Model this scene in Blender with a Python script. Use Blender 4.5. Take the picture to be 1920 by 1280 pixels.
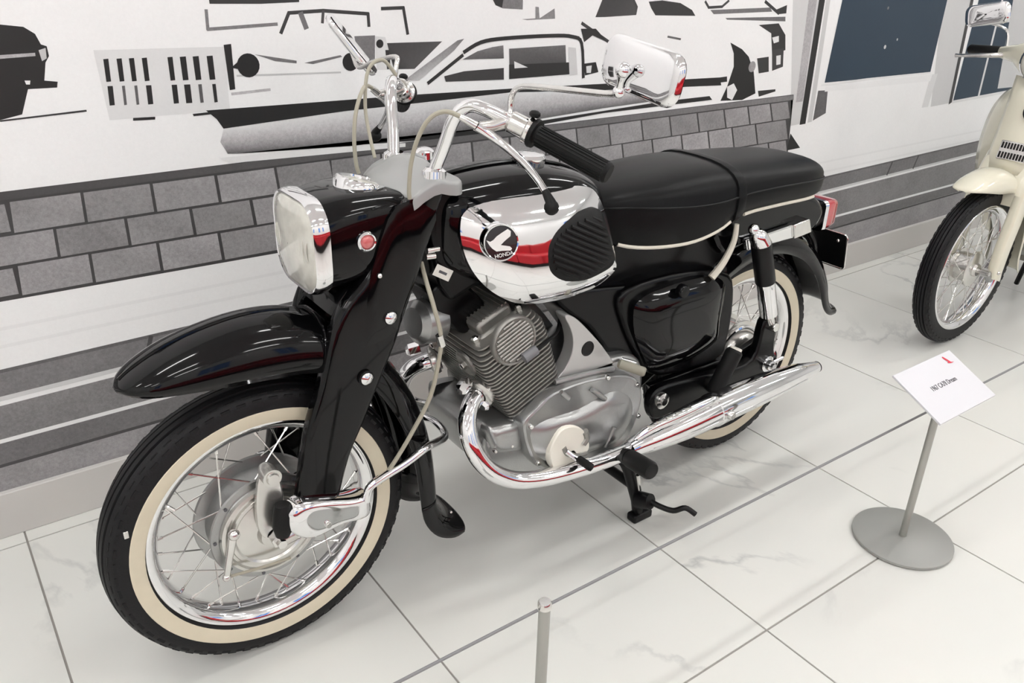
import bpy, bmesh, math, random
from mathutils import Vector, Matrix
random.seed(7)
for o in list(bpy.data.objects): bpy.data.objects.remove(o)
S = bpy.context.scene; C = S.collection
PI = math.pi

# ------------------------------------------------------------------ camera
H, X0, Y0, WALL = 1.295, 0.394, 1.312, 1.957          # eye height, bike origin, wall plane
FPX = 1588.07
yaw, pit, rol = (math.radians(a) for a in (36.40386, 25.86094, -1.50047))
fw = Vector((math.sin(yaw)*math.cos(pit), math.cos(yaw)*math.cos(pit), -math.sin(pit)))
r0 = Vector((math.cos(yaw), -math.sin(yaw), 0)); d0 = fw.cross(r0)
rt = math.cos(rol)*r0 + math.sin(rol)*d0; dn = -math.sin(rol)*r0 + math.cos(rol)*d0
cam = bpy.data.cameras.new('camera'); camo = bpy.data.objects.new('camera', cam); C.objects.link(camo)
cam.sensor_width = 36; cam.sensor_fit = 'HORIZONTAL'; cam.lens = FPX/1920*36; cam.clip_start = .02
Mx = Matrix((rt, -dn, -fw)).transposed().to_4x4(); Mx.translation = (0, 0, H); camo.matrix_world = Mx
S.camera = camo
def ray(px, py): return rt*((px-960)/FPX) + dn*((py-640)/FPX) + fw
def P(px, py, w):                                      # pixel -> bike space on the plane w (lateral)
    d = ray(px, py); t = (Y0+w)/d.y; return Vector((t*d.x-X0, w, t*d.z+H))
def UZ(px, py, w): p = P(px, py, w); return (p.x, p.z)
def UZs(pts, w): return [UZ(a, b, w) for a, b in pts]
def PU(px, py, u):                                     # pixel -> bike space on the plane u (lengthwise)
    d = ray(px, py); t = (X0+u)/d.x; return Vector((u, t*d.y-Y0, t*d.z+H))
def WL(px, py):                                        # pixel -> wall (x, z)
    d = ray(px, py); t = WALL/d.y; return (t*d.x, t*d.z+H)

# ------------------------------------------------------------------ world, exposure
wd = bpy.data.worlds.new('world'); S.world = wd; wd.use_nodes = True
wd.node_tree.nodes['Background'].inputs[0].default_value = (.42, .62, 1, 1)
wd.node_tree.nodes['Background'].inputs[1].default_value = .9
S.view_settings.view_transform = 'Standard'; S.view_settings.look = 'None'
S.view_settings.gamma = 1; S.view_settings.use_curve_mapping = False
S.view_settings.exposure = 0.0
LAMP = 35.0

# ------------------------------------------------------------------ materials
def s2l(c): return tuple(((x/255)/12.92 if x/255 <= .04045 else ((x/255+.055)/1.055)**2.4) for x in c)
MATS = {}
def mat(name, col, rough=.5, metal=0, coat=0, bump=0, bscale=200, mott=0, mscale=30, emit=0, ior=None, trans=0, spec=.5):
    if name in MATS: return MATS[name]
    m = bpy.data.materials.new(name); m.use_nodes = True; nt = m.node_tree; b = nt.nodes['Principled BSDF']
    b.inputs['Base Color'].default_value = (*col, 1); b.inputs['Roughness'].default_value = rough
    b.inputs['Metallic'].default_value = metal; b.inputs['Coat Weight'].default_value = coat
    b.inputs['Coat Roughness'].default_value = .02
    b.inputs['Specular IOR Level'].default_value = spec
    if ior: b.inputs['IOR'].default_value = ior
    if trans: b.inputs['Transmission Weight'].default_value = trans
    if emit:
        b.inputs['Emission Color'].default_value = (*col, 1); b.inputs['Emission Strength'].default_value = emit
    tc = nt.nodes.new('ShaderNodeTexCoord')
    if bump:
        n = nt.nodes.new('ShaderNodeTexNoise'); n.inputs['Scale'].default_value = bscale; n.inputs['Detail'].default_value = 4
        u = nt.nodes.new('ShaderNodeBump'); u.inputs['Strength'].default_value = bump; u.inputs['Distance'].default_value = .002
        nt.links.new(tc.outputs['Object'], n.inputs['Vector']); nt.links.new(n.outputs['Fac'], u.inputs['Height'])
        nt.links.new(u.outputs['Normal'], b.inputs['Normal'])
    if mott:
        n = nt.nodes.new('ShaderNodeTexNoise'); n.inputs['Scale'].default_value = mscale; n.inputs['Detail'].default_value = 5
        x = nt.nodes.new('ShaderNodeMix'); x.data_type = 'RGBA'
        x.inputs[6].default_value = (*[c*(1-mott) for c in col], 1); x.inputs[7].default_value = (*[min(1, c*(1+mott)) for c in col], 1)
        nt.links.new(tc.outputs['Object'], n.inputs['Vector']); nt.links.new(n.outputs['Fac'], x.inputs[0])
        nt.links.new(x.outputs[2], b.inputs['Base Color'])
    MATS[name] = m; return m
black = mat('black_enamel', (.0022, .0022, .0026), .07, spec=.3)
blackm = mat('black_satin', (.004, .004, .0045), .35, spec=.25)
frameb = mat('black_frame', (.002, .002, .0024), .25, spec=.22)
chrome = mat('chrome', (.82, .82, .83), .05, 1)
chromeb = mat('worn_chrome', (.72, .71, .69), .16, 1, mott=.12, mscale=60)
alu = mat('cast_aluminium', (.38, .385, .38), .30, .85, bump=.15, bscale=300, mott=.06)
alup = mat('polished_aluminium', (.66, .65, .62), .24, .9, mott=.1, mscale=50)
finm = mat('fin_aluminium', (.30, .292, .272), .42, .7, bump=.12, bscale=400, mott=.12, mscale=80)
silver = mat('silver_paint', (.50, .50, .49), .35, .45, coat=.4)
rubber = mat('rubber', (.006, .006, .006), .55, spec=.22, bump=.15, bscale=500)
tirem = mat('tire_rubber', (.007, .007, .008), .5, spec=.25, bump=.2, bscale=350, mott=.25, mscale=25)
vinyl = mat('black_vinyl', (.005, .0053, .0056), .36, spec=.11, bump=.12, bscale=700)
cream = mat('whitewall_cream', (.66, .60, .46), .55, mott=.06, mscale=40)
glass = mat('lens_glass', (.62, .61, .55), .12, 0, coat=.8, mott=.22, mscale=45)
red = mat('red_lens', (.42, .008, .018), .18, coat=1)
white = mat('white_paint', (.80, .79, .77), .4)
creamw = mat('cream_plastic', (.80, .77, .68), .38, coat=.3)
cable = mat('grey_cable', (.36, .34, .27), .45)
cubm = mat('cream_enamel', (.74, .71, .58), .22, coat=.8)
cuba = mat('blue_grey_plastic', (.40, .44, .50), .35)
stand = mat('satin_steel', (.40, .40, .37), .38, .55)
basem = mat('grey_base', (.34, .345, .325), .45, .2)
card = mat('placard_card', (.66, .66, .69), .5)
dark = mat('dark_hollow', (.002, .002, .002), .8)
ink = mat('ink', (.10, .10, .11), .6)
piping = mat('ivory_piping', (.66, .63, .54), .4)

# ------------------------------------------------------------------ mesh builder
class B:
    def __init__(s): s.v = []; s.f = []
    def add(s, vs, fs):
        k = len(s.v); s.v += [tuple(v) for v in vs]; s.f += [tuple(i+k for i in f) for f in fs]; return s
    def box(s, c, d, M=None):
        c = Vector(c); vs = []
        for x in (-.5, .5):
            for y in (-.5, .5):
                for z in (-.5, .5):
                    q = Vector((x*d[0], y*d[1], z*d[2])); vs.append(c + (M @ q if M else q))
        return s.add(vs, [(0,1,3,2),(4,6,7,5),(0,4,5,1),(2,3,7,6),(0,2,6,4),(1,5,7,3)])
    def loft(s, rings, cap=True, closed=True):
        n = len(rings[0]); vs = [p for r in rings for p in r]; fs = []
        for i in range(len(rings)-1):
            for j in range(n if closed else n-1):
                a, b = i*n+j, i*n+(j+1) % n
                fs.append((a, b, b+n, a+n))
        if cap and closed: fs += [tuple(range(n-1, -1, -1)), tuple((len(rings)-1)*n+j for j in range(n))]
        return s.add(vs, fs)
    def tube(s, path, r, n=12, cap=True):
        path = [Vector(p) for p in path]; R_ = r if isinstance(r, (list, tuple)) else [r]*len(path)
        rings = []; up = None
        for i, p in enumerate(path):
            t = (path[min(i+1, len(path)-1)]-path[max(i-1, 0)]).normalized()
            if up is None: up = t.orthogonal().normalized()
            up = (up - t*up.dot(t)).normalized(); sd = t.cross(up)
            rings.append([p + up*(R_[i]*math.cos(2*PI*k/n)) + sd*(R_[i]*math.sin(2*PI*k/n)) for k in range(n)])
        return s.loft(rings, cap)
    def lathe(s, prof, c, ax=(0, 1, 0), n=64, closed=False):  # prof: (radius, along)
        ax = Vector(ax).normalized(); c = Vector(c); e1 = ax.orthogonal().normalized(); e2 = ax.cross(e1)
        rings = [[c + ax*t + (e1*math.cos(2*PI*k/n)+e2*math.sin(2*PI*k/n))*max(r, 1e-5) for k in range(n)] for r, t in prof]
        if closed: rings.append(rings[0])
        return s.loft(rings, cap=False)
    def prism(s, pts, w0, w1):                           # outline (u, z) extruded along w
        n = len(pts); vs = [(a, w0, b) for a, b in pts]+[(a, w1, b) for a, b in pts]
        fs = [tuple(range(n)), tuple(range(2*n-1, n-1, -1))]+[(i, i+n, (i+1) % n+n, (i+1) % n) for i in range(n)]
        return s.add(vs, fs)
    def pillow(s, pts, w0, w1, back=.01, rings=7, pw=2.0, c=None):   # domed shield: rim at w0, centre at w1
        cu = c[0] if c else sum(p[0] for p in pts)/len(pts); cz = c[1] if c else sum(p[1] for p in pts)/len(pts)
        sg = 1 if w0 >= w1 else -1
        rs = [[(a, w0+sg*back, b) for a, b in pts]]
        for i in range(rings):
            k = 1-i/rings; h = (1-k**pw)
            rs.append([(cu+(a-cu)*k, w0+(w1-w0)*h, cz+(b-cz)*k) for a, b in pts])
        rs.append([(cu, w1, cz)]*len(pts))
        return s.loft(rs, cap=False)
    def ball(s, c, r, n=14, sc=(1, 1, 1)):
        c = Vector(c); rings = []
        for i in range(n//2+1):
            a = PI*i/(n//2)
            rings.append([c+Vector((max(1e-5, math.sin(a))*math.cos(2*PI*k/n)*r*sc[0], max(1e-5, math.sin(a))*math.sin(2*PI*k/n)*r*sc[1], math.cos(a)*r*sc[2])) for k in range(n)])
        return s.loft(rings, cap=False)
    def mirror(s):                                       # add the copy at -w
        k = len(s.v); s.v += [(a, -b, c) for a, b, c in s.v]; s.f += [tuple(i+k for i in reversed(f)) for f in s.f[:]]; return s
def flip(b):
    q = B(); q.v = [(x, -y, z) for x, y, z in b.v]; q.f = [tuple(reversed(f)) for f in b.f]; return q
def mesh(name, b, m, smooth=True, ang=38):
    me = bpy.data.meshes.new(name); me.from_pydata([tuple(v) for v in b.v], [], b.f)
    bm = bmesh.new(); bm.from_mesh(me)
    bmesh.ops.remove_doubles(bm, verts=bm.verts, dist=1e-6)
    bmesh.ops.recalc_face_normals(bm, faces=bm.faces); bm.to_mesh(me); bm.free()
    if smooth:
        for p in me.polygons: p.use_smooth = True
        me.set_sharp_from_angle(angle=math.radians(ang))
    for x in (m if isinstance(m, (list, tuple)) else [m]): me.materials.append(x)
    me.update(); return me
def obj(name, b, m, parent=None, bevel=0, seg=2, sub=0, solid=0, smooth=True, ang=38, loc=None):
    o = bpy.data.objects.new(name, mesh(name, b, m, smooth, ang) if isinstance(b, B) else b); C.objects.link(o)
    if loc: o.location = loc
    if parent: o.parent = parent
    if sub: x = o.modifiers.new('s', 'SUBSURF'); x.levels = sub; x.render_levels = sub
    if solid: x = o.modifiers.new('t', 'SOLIDIFY'); x.thickness = solid; x.offset = 0
    if bevel: x = o.modifiers.new('b', 'BEVEL'); x.width = bevel; x.segments = seg; x.limit_method = 'ANGLE'; x.angle_limit = math.radians(40)
    return o
def struct(name, b, m, **k): o = obj(name, b, m, **k); o['kind'] = 'structure'; return o
def tag(o, label, cat, group=None):
    o['label'] = label; o['category'] = cat
    if group: o['group'] = group
    return o
def thing(name, label, cat, loc=(0, 0, 0), group=None):
    o = bpy.data.objects.new(name, None); C.objects.link(o); o.location = loc; o.empty_display_size = .1
    return tag(o, label, cat, group)
def cat2(pts, n=6, closed=False):                         # Catmull-Rom through points
    pts = [tuple(p) for p in pts]; N = len(pts); out = []
    for i in range(N if closed else N-1):
        g = (lambda k: pts[k % N]) if closed else (lambda k: pts[max(0, min(N-1, k))])
        a, b, c, d = g(i-1), g(i), g(i+1), g(i+2)
        for j in range(n):
            t = j/n
            out.append(tuple(.5*((2*q1)+(-q0+q2)*t+(2*q0-5*q1+4*q2-q3)*t*t+(-q0+3*q1-3*q2+q3)*t**3) for q0, q1, q2, q3 in zip(a, b, c, d)))
    if not closed: out.append(pts[-1])
    return out
def rrect(hw, hh, r, n=5):                                # rounded rectangle outline, ccw
    o = []
    for cx, cy, a0 in ((hw-r, hh-r, 0), (-hw+r, hh-r, 90), (-hw+r, -hh+r, 180), (hw-r, -hh+r, 270)):
        for k in range(n+1):
            a = math.radians(a0+90*k/n); o.append((cx+r*math.cos(a), cy+r*math.sin(a)))
    return o
def shrink(pts, k):
    cu = sum(p[0] for p in pts)/len(pts); cz = sum(p[1] for p in pts)/len(pts)
    return [(cu+(a-cu)*k, cz+(b-cz)*k) for a, b in pts]
def text(name, body, size, m, parent, M, align='CENTER', ext=.0004, scale=(1, 1, 1)):
    cu = bpy.data.curves.new(name, 'FONT'); cu.body = body; cu.size = size; cu.align_x = align; cu.align_y = 'CENTER'; cu.extrude = ext; cu.resolution_u = 3
    t = bpy.data.objects.new(name+'_tmp', cu); C.objects.link(t)
    dg = bpy.context.evaluated_depsgraph_get(); me = bpy.data.meshes.new_from_object(t.evaluated_get(dg))
    bpy.data.objects.remove(t); bpy.data.curves.remove(cu)
    me.name = name; me.materials.clear(); me.materials.append(m); me.transform(M)
    return obj(name, me, m, parent)

# ------------------------------------------------------------------ room shell
XL, XR, YF, ZC = -3.6, 8.4, -3.4, 3.0
def tilemat():
    m = bpy.data.materials.new('marble_tile'); m.use_nodes = True; nt = m.node_tree; b = nt.nodes['Principled BSDF']
    N = nt.nodes.new; L = nt.links.new
    g = N('ShaderNodeNewGeometry'); oi = N('ShaderNodeObjectInfo'); mul = N('ShaderNodeMath'); mul.operation = 'MULTIPLY'; mul.inputs[1].default_value = 37
    cx = N('ShaderNodeCombineXYZ'); ad = N('ShaderNodeVectorMath'); ad.operation = 'ADD'
    L(oi.outputs['Random'], mul.inputs[0]); L(mul.outputs[0], cx.inputs[2]); L(g.outputs['Position'], ad.inputs[0]); L(cx.outputs[0], ad.inputs[1])
    ns = N('ShaderNodeTexNoise'); ns.inputs['Scale'].default_value = 1.1; ns.inputs['Detail'].default_value = 7; ns.inputs['Roughness'].default_value = .58; ns.inputs['Distortion'].default_value = .55
    L(ad.outputs[0], ns.inputs['Vector'])
    sb = N('ShaderNodeMath'); sb.operation = 'SUBTRACT'; sb.inputs[1].default_value = .5; ab = N('ShaderNodeMath'); ab.operation = 'ABSOLUTE'
    L(ns.outputs['Fac'], sb.inputs[0]); L(sb.outputs[0], ab.inputs[0])
    rp = N('ShaderNodeValToRGB'); rp.color_ramp.elements[0].position = 0; rp.color_ramp.elements[0].color = (1, 1, 1, 1)
    rp.color_ramp.elements[1].position = .016; rp.color_ramp.elements[1].color = (0, 0, 0, 1)
    L(ab.outputs[0], rp.inputs[0])
    n2 = N('ShaderNodeTexNoise'); n2.inputs['Scale'].default_value = 1.3; n2.inputs['Detail'].default_value = 2; L(ad.outputs[0], n2.inputs['Vector'])
    r2 = N('ShaderNodeValToRGB'); r2.color_ramp.elements[0].position = .52; r2.color_ramp.elements[1].position = .66; L(n2.outputs['Fac'], r2.inputs[0])
    mm = N('ShaderNodeMath'); mm.operation = 'MULTIPLY'; L(rp.outputs[0], mm.inputs[0]); L(r2.outputs[0], mm.inputs[1])
    mf = N('ShaderNodeMath'); mf.operation = 'MULTIPLY'; mf.inputs[1].default_value = .55; L(mm.outputs[0], mf.inputs[0])
    cl = N('ShaderNodeMix'); cl.data_type = 'RGBA'; cl.inputs[6].default_value = (.73, .72, .68, 1); cl.inputs[7].default_value = (.68, .69, .66, 1)
    n3 = N('ShaderNodeTexNoise'); n3.inputs['Scale'].default_value = 3; L(ad.outputs[0], n3.inputs['Vector']); L(n3.outputs['Fac'], cl.inputs[0])
    mx = N('ShaderNodeMix'); mx.data_type = 'RGBA'; L(mf.outputs[0], mx.inputs[0]); L(cl.outputs[2], mx.inputs[6]); mx.inputs[7].default_value = (.30, .31, .31, 1)
    L(mx.outputs[2], b.inputs['Base Color']); b.inputs['Roughness'].default_value = .30
    return m
tm = tilemat()
grout = mat('grout', (.33, .31, .29), .8, mott=.1)
fl = struct('floor', B().box(((XL+XR)/2, (YF+WALL)/2, -.053), (XR-XL+.2, WALL-YF+.2, .10)), grout)
GX0, TX, GY0, TY, G = .627, .600, .746, 1.154, .0045
tilemeshes = {}
def tile(x0, x1, y0, y1):
    k = (round(x1-x0, 3), round(y1-y0, 3))
    if k not in tilemeshes:
        a, b_ = (x1-x0-G)/2, (y1-y0-G)/2
        tilemeshes[k] = mesh('tile', B().box((0, 0, -.004), (2*a, 2*b_, .008)), tm, False)
    o = obj('tile', tilemeshes[k], tm, fl); o.location = ((x0+x1)/2, (y0+y1)/2, 0)
xs = [GX0+TX*i for i in range(-8, 14)]; xs = [XL]+[x for x in xs if XL+.05 < x < XR-.05]+[XR]
ys = [GY0+TY*i for i in range(-4, 2)]; ys = [YF]+[y for y in ys if YF+.05 < y < WALL-.02]+[WALL]
for i in range(len(xs)-1):
    for j in range(len(ys)-1): tile(xs[i], xs[i+1], ys[j], ys[j+1])
wallm = mat('wall_paint', (.82, .81, .80), .6, mott=.02, mscale=3)
ceilm = mat('ceiling_paint', (.85, .845, .84), .7)
struct('wall_back', B().box(((XL+XR)/2, WALL+.11, ZC/2), (XR-XL+.2, .2, ZC)), wallm)
struct('wall_left', B().box((XL-.1, (YF+WALL)/2, ZC/2), (.2, WALL-YF+.02, ZC)), wallm)
struct('wall_right', B().box((XR+.1, (YF+WALL)/2, ZC/2), (.2, WALL-YF+.02, ZC)), wallm)
struct('ceiling', B().box(((XL+XR)/2, (YF+WALL)/2, ZC+.05), (XR-XL+.4, WALL-YF+.6, .1)), ceilm)
bbm = mat('baseboard_paint', (.60, .585, .56), .45)
bb = B().box(((XL+XR)/2, WALL-.002, .0575), (XR-XL, .024, .115)); struct('baseboard_back', bb, bbm, bevel=.002)
# far wall behind the visitor: tall windows
wf = B(); WN = [(-2.7, -1.9), (.1, .9), (1.9, 2.6), (5.4, 6.6)]; Z0, Z1 = .95, 2.2
ex = [XL]+[v for a in WN for v in a]+[XR]
for i in range(0, len(ex), 2): wf.box(((ex[i]+ex[i+1])/2, YF-.1, ZC/2), (ex[i+1]-ex[i], .2, ZC))
for a, b_ in WN:
    wf.box(((a+b_)/2, YF-.1, Z0/2), (b_-a, .2, Z0)); wf.box(((a+b_)/2, YF-.1, (Z1+ZC)/2), (b_-a, .2, ZC-Z1))
struct('wall_front', wf, wallm, smooth=False)
redm = mat('prop_red', (.50, .008, .018), .38)
bn = thing('reflection_prop', 'added unseen long red form on a dark base, giving the chrome tank its red reflection', 'reflection_prop', (.9, -1.35, 0))  # invented red form out of view, added to put red reflections in the chrome
obj('prop_base', B().box((0, 0, .07), (5.0, .38, .14)), dark, bn, bevel=.005)
for k in range(6): obj('prop_block', B().box((-2.125+.85*k, 0, .30), (.84, .50, .30)), redm, bn, bevel=.05, seg=4)
for k in range(6): obj('prop_ridge', B().box((-2.125+.85*k, -.19, .53), (.84, .12, .22)), redm, bn, bevel=.04, seg=4)
blueg = mat('window_glass', (.55, .72, .95), .05, trans=1, ior=1.02)
for i, (a, b_) in enumerate(WN):
    w_ = struct('window_%d' % (i+1), B().box(((a+b_)/2, YF-.1, (Z0+Z1)/2), (b_-a-.10, .006, Z1-Z0-.10)), blueg)
    f_ = B()
    for cx, cz, sx, sz in (((a+b_)/2, Z0+.025, b_-a, .05), ((a+b_)/2, Z1-.025, b_-a, .05), (a+.025, (Z0+Z1)/2, .05, Z1-Z0-.1), (b_-.025, (Z0+Z1)/2, .05, Z1-Z0-.1), ((a+b_)/2, (Z0+Z1)/2, .04, Z1-Z0-.1)):
        f_.box((cx, YF-.1, cz), (sx, .06, sz))
    obj('window_frame', f_, white, w_, smooth=False)

# ------------------------------------------------------------------ ceiling strip lights
lampm = mat('lamp_diffuser', (1, .995, .98), .5, emit=LAMP)
hous = mesh('lamp_housing', B().box((0, 0, .03), (1.02, .15, .04)), white)
diff = mesh('diffuser', B().box((0, 0, 0), (.98, .12, .02)), lampm)
for yy in (1.0, -.9, -2.6):
    for xx in (-2.6, -.5, 1.6, 3.7, 5.8):
        t = thing('ceiling_light', 'white linear strip light on the ceiling, reflected in the black fender', 'light', (xx, yy, ZC-.05), 'linear strip lights on the ceiling')
        obj('housing', hous, white, t); obj('diffuser', diff, lampm, t)

# ------------------------------------------------------------------ printed photo mural on the back wall
def printmat():
    m = bpy.data.materials.new('mural_print'); m.use_nodes = True; nt = m.node_tree; b = nt.nodes['Principled BSDF']; N = nt.nodes.new; L = nt.links.new
    at = N('ShaderNodeAttribute'); at.attribute_name = 'tone'; g = N('ShaderNodeNewGeometry')
    n = N('ShaderNodeTexNoise'); n.inputs['Scale'].default_value = 150; n.inputs['Detail'].default_value = 3; n.inputs['Roughness'].default_value = .8; L(g.outputs['Position'], n.inputs['Vector'])
    n2 = N('ShaderNodeTexNoise'); n2.inputs['Scale'].default_value = 9; n2.inputs['Detail'].default_value = 4; L(g.outputs['Position'], n2.inputs['Vector'])
    av = N('ShaderNodeMath'); av.operation = 'MULTIPLY_ADD'; av.inputs[1].default_value = .35; L(n2.outputs['Fac'], av.inputs[0])
    sc = N('ShaderNodeMath'); sc.operation = 'MULTIPLY'; sc.inputs[1].default_value = .65; L(n.outputs['Fac'], sc.inputs[0]); L(sc.outputs[0], av.inputs[2])
    mr = N('ShaderNodeMapRange'); mr.inputs[1].default_value = .3; mr.inputs[2].default_value = .7; L(av.outputs[0], mr.inputs[0])
    # grain strongest in the mid greys (alpha of the tone carries it)
    lo = N('ShaderNodeMath'); lo.operation = 'SUBTRACT'; lo.inputs[0].default_value = 1; L(at.outputs['Alpha'], lo.inputs[1])
    hi = N('ShaderNodeMath'); hi.operation = 'ADD'; hi.inputs[0].default_value = 1; L(at.outputs['Alpha'], hi.inputs[1])
    L(lo.outputs[0], mr.inputs[3]); L(hi.outputs[0], mr.inputs[4])
    mx = N('ShaderNodeVectorMath'); mx.operation = 'SCALE'; L(at.outputs['Color'], mx.inputs[0]); L(mr.outputs[0], mx.inputs[3])
    L(mx.outputs[0], b.inputs['Base Color']); b.inputs['Roughness'].default_value = .55
    return m
pm = printmat()
MK = 1.0                                                   # ink density against the bright room
def tone(v, tint=None):
    if isinstance(v, (tuple, list)): c = s2l(v); return (*[x*MK for x in c], .06)
    c = s2l((v, v*.985, v*.995) if v < 190 else (v, v, v)); g = .30 if 85 < v < 190 else (.12 if v <= 85 else .03)
    return (*[x*MK for x in c], g)
SPLIT = {'printed_truck', 'printed_fence_gap', 'printed_car_glass', 'printed_mullion', 'printed_truck_lamp', 'printed_car_window', 'printed_facade', 'printed_window', 'printed_kerb', 'printed_block', 'printed_kerb_joint', 'printed_pavement'}
def printed(name, polys, layer, parent):                   # polys: (wall points, tone or tones)
    if name in SPLIT and len(polys) > 1:
        for k_, q_ in enumerate(polys): printed(name, [q_], layer+.02*k_, parent)
        return None
    vs, fs, cs = [], [], []
    for pts, tn in polys:
        k = len(vs); vs += [(x, WALL-.0003*layer, z) for x, z in pts]; fs.append(tuple(range(k, k+len(pts))))
        cs += [tone(t) for t in tn] if isinstance(tn, list) else [tone(tn)]*len(pts)
    me = bpy.data.meshes.new(name); me.from_pydata(vs, [], fs)
    a = me.color_attributes.new('tone', 'FLOAT_COLOR', 'POINT')
    for i, c in enumerate(cs): a.data[i].color = c
    me.materials.append(pm)
    for p in me.polygons:
        if p.normal.y > 0: p.flip()
    me.update(); return obj(name, me, pm, parent)
def taller(polys, k=2.4):                                   # carry facade shapes on above the frame
    out = []
    for pts, tn in polys:
        q = []
        for i, v in enumerate(pts):
            nb = [w_ for w_ in (pts[i-1], pts[(i+1) % len(pts)]) if w_[1] < 1.12]
            q.append((nb[0][0]+(v[0]-nb[0][0])*k, nb[0][1]+(v[1]-nb[0][1])*k) if v[1] > 1.14 and nb else v)
        out.append((q, tn))
    return out
def W(*pts): return [WL(a, b) for a, b in pts]
def px(org, sc, pts): return [(org[0]+a/sc, org[1]+b/sc) for a, b in pts]
def line(pts, wd, tn):                                     # stroke in wall metres
    out = []
    for (a, b), (c, d) in zip(pts[:-1], pts[1:]):
        l = math.hypot(c-a, d-b) or 1; nx, nz = -(d-b)/l*wd/2, (c-a)/l*wd/2; ex_, ez = (c-a)/l*wd*.3, (d-b)/l*wd*.3
        out.append(([(a+nx-ex_, b+nz-ez), (c+nx+ex_, d+nz+ez), (c-nx+ex_, d-nz+ez), (a-nx-ex_, b-nz-ez)], tn))
    return out
def disc(c, r, tn, n=20): x, z = c; return ([(x+r*math.cos(2*PI*k/n), z+r*math.sin(2*PI*k/n)) for k in range(n)], tn)
mural = printed('photo_mural', [([(XL+.02, .10), (XR-.02, .10), (XR-.02, 2.7), (XL+.02, 2.7)], 237)], 0, None)
tag(mural, 'black and white vintage street scene printed across the wall behind the motorcycles', 'mural')
def band(z0, z1, tn, za=None, zb=None, x0=XL+.02, x1=XR-.02): return ([(x0, z0), (x1, zb if zb is not None else z0), (x1, z1), (x0, za if za is not None else z1)], tn)
K = []
def strip(z0l, z0r, z1l, z1r, tn):                         # kerb stripes, heights at x=.05 and x=2.96
    f = lambda a, b, x: a+(b-a)*(x-.05)/2.91
    K.append(([(XL+.02, f(z0l, z0r, XL)), (XR-.02, f(z0l, z0r, XR)), (XR-.02, f(z1l, z1r, XR)), (XL+.02, f(z1l, z1r, XL))], tn))
strip(.347, .383, .409, .440, 118); strip(.246, .262, .327, .367, 128); strip(.182, .208, .236, .252, 112); strip(.112, .112, .180, .204, 150)
strip(.176, .200, .184, .208, 70); strip(.338, .376, .349, .385, 205); strip(.404, .436, .412, .443, 95)
printed('printed_kerb', K, 1, mural)
printed('printed_kerb_joint', sum([line([(x_, .349+.01237*(x_-.05)), (x_+.02, .406+.0107*(x_-.05))], .010, 70) for x_ in (.36, 1.15, 1.9, 2.6, 3.42, 3.62, 4.3)], []), 2, mural)
# pavement streaks
printed('printed_pavement', [band(.50, .508, 231), band(.46, .468, 231)], 1, mural)
# block wall
rows = [((0, 378), (1488, 188)), ((0, 442), (1478, 223)), ((0, 501), (1474, 262)), ((0, 562), (1475, 303))]
def at_row(k, x_): (a, b), (c, d) = rows[k]; return b+(d-b)*(x_-a)/(c-a)
left = WL(0, 378)[0]
bw = [(W((-1, 360), (1488, 177), (1475, 306), (-1, 566)), 62)]
bw += [([(XL+.02, .545), (WL(0, 566)[0], WL(0, 566)[1]), (WL(0, 360)[0], WL(0, 360)[1]), (XL+.02, .80)], 62)]
printed('printed_mortar', bw, 1, mural)
J = [[15, 153, 283, 404, 516, 619, 714, 802, 884, 955, 1020, 1080, 1141, 1202, 1255, 1307, 1357, 1402, 1444, 1478],
     [-20, 102, 235, 357, 470, 575, 670, 757, 838, 913, 983, 1048, 1108, 1166, 1222, 1277, 1327, 1372, 1416, 1474],
     [30, 168, 295, 410, 518, 617, 708, 792, 870, 943, 1010, 1072, 1132, 1193, 1249, 1299, 1346, 1394, 1440, 1474]]
blk = []
for k in range(3):
    js = J[k]
    for a, b_ in zip(js[:-1], js[1:]):
        g_ = 3 if a < 500 else (2 if a < 1000 else 1.4); v = random.randint(132, 160)
        tl, tr = at_row(k, a)+g_*.8, at_row(k, b_)+g_*.8
        sl = 9 if a < 600 else 4                           # joints lean with the photo
        bl, br = at_row(k+1, a+sl)-g_*.7, at_row(k+1, b_+sl)-g_*.7
        q = W((a+g_, tl), (b_-g_, tr), (b_+sl-g_, br), (a+sl+g_, bl))
        blk.append((q, [v-4, v+6, v-2, v+3]))
    x_ = WL(js[0], at_row(k, js[0]))[0]; z1_, z0_ = WL(0, at_row(k, 0))[1], WL(0, at_row(k+1, 0))[1]
    while x_ > XL+.3:
        blk.append(([(x_-.225, z1_-.006), (x_-.008, z1_-.006), (x_-.008, z0_+.006), (x_-.225, z0_+.006)], random.randint(132, 158))); x_ -= .232
printed('printed_block', blk, 2, mural)
printed('printed_coping', [(W((-1, 361), (1488, 178), (1488, 187), (-1, 376)), [70, 120, 120, 70])], 2, mural)
# dark car at the far left with picket fence
o4, s4 = (0, 0), 2.286
printed('printed_car', [(W(*px(o4, s4, [(-300, 100), (0, 105), (100, 115), (150, 145), (175, 190), (200, 198), (210, 240), (195, 268), (190, 345), (247, 350), (245, 375), (120, 382), (95, 490), (0, 515), (-300, 560)])), 28)], 1, mural)
printed('printed_car_trim', [(W(*px(o4, s4, [(-300, 250), (0, 236), (150, 226), (152, 240), (0, 252), (-300, 270)])), 175), (W(*px(o4, s4, [(165, 215), (195, 205), (200, 250), (180, 262)])), 190),
    (W(*px(o4, s4, [(0, 515), (370, 470), (372, 478), (0, 522)])), 45), (W(*px(o4, s4, [(105, 345), (130, 345), (128, 362), (112, 362)])), 230)], 2, mural)
fence = [(W(*px(o4, s4, [(400, 215), (960, 200), (985, 470), (470, 515)])), 218)]
printed('printed_fence', fence, 1, mural)
bars = []
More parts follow.
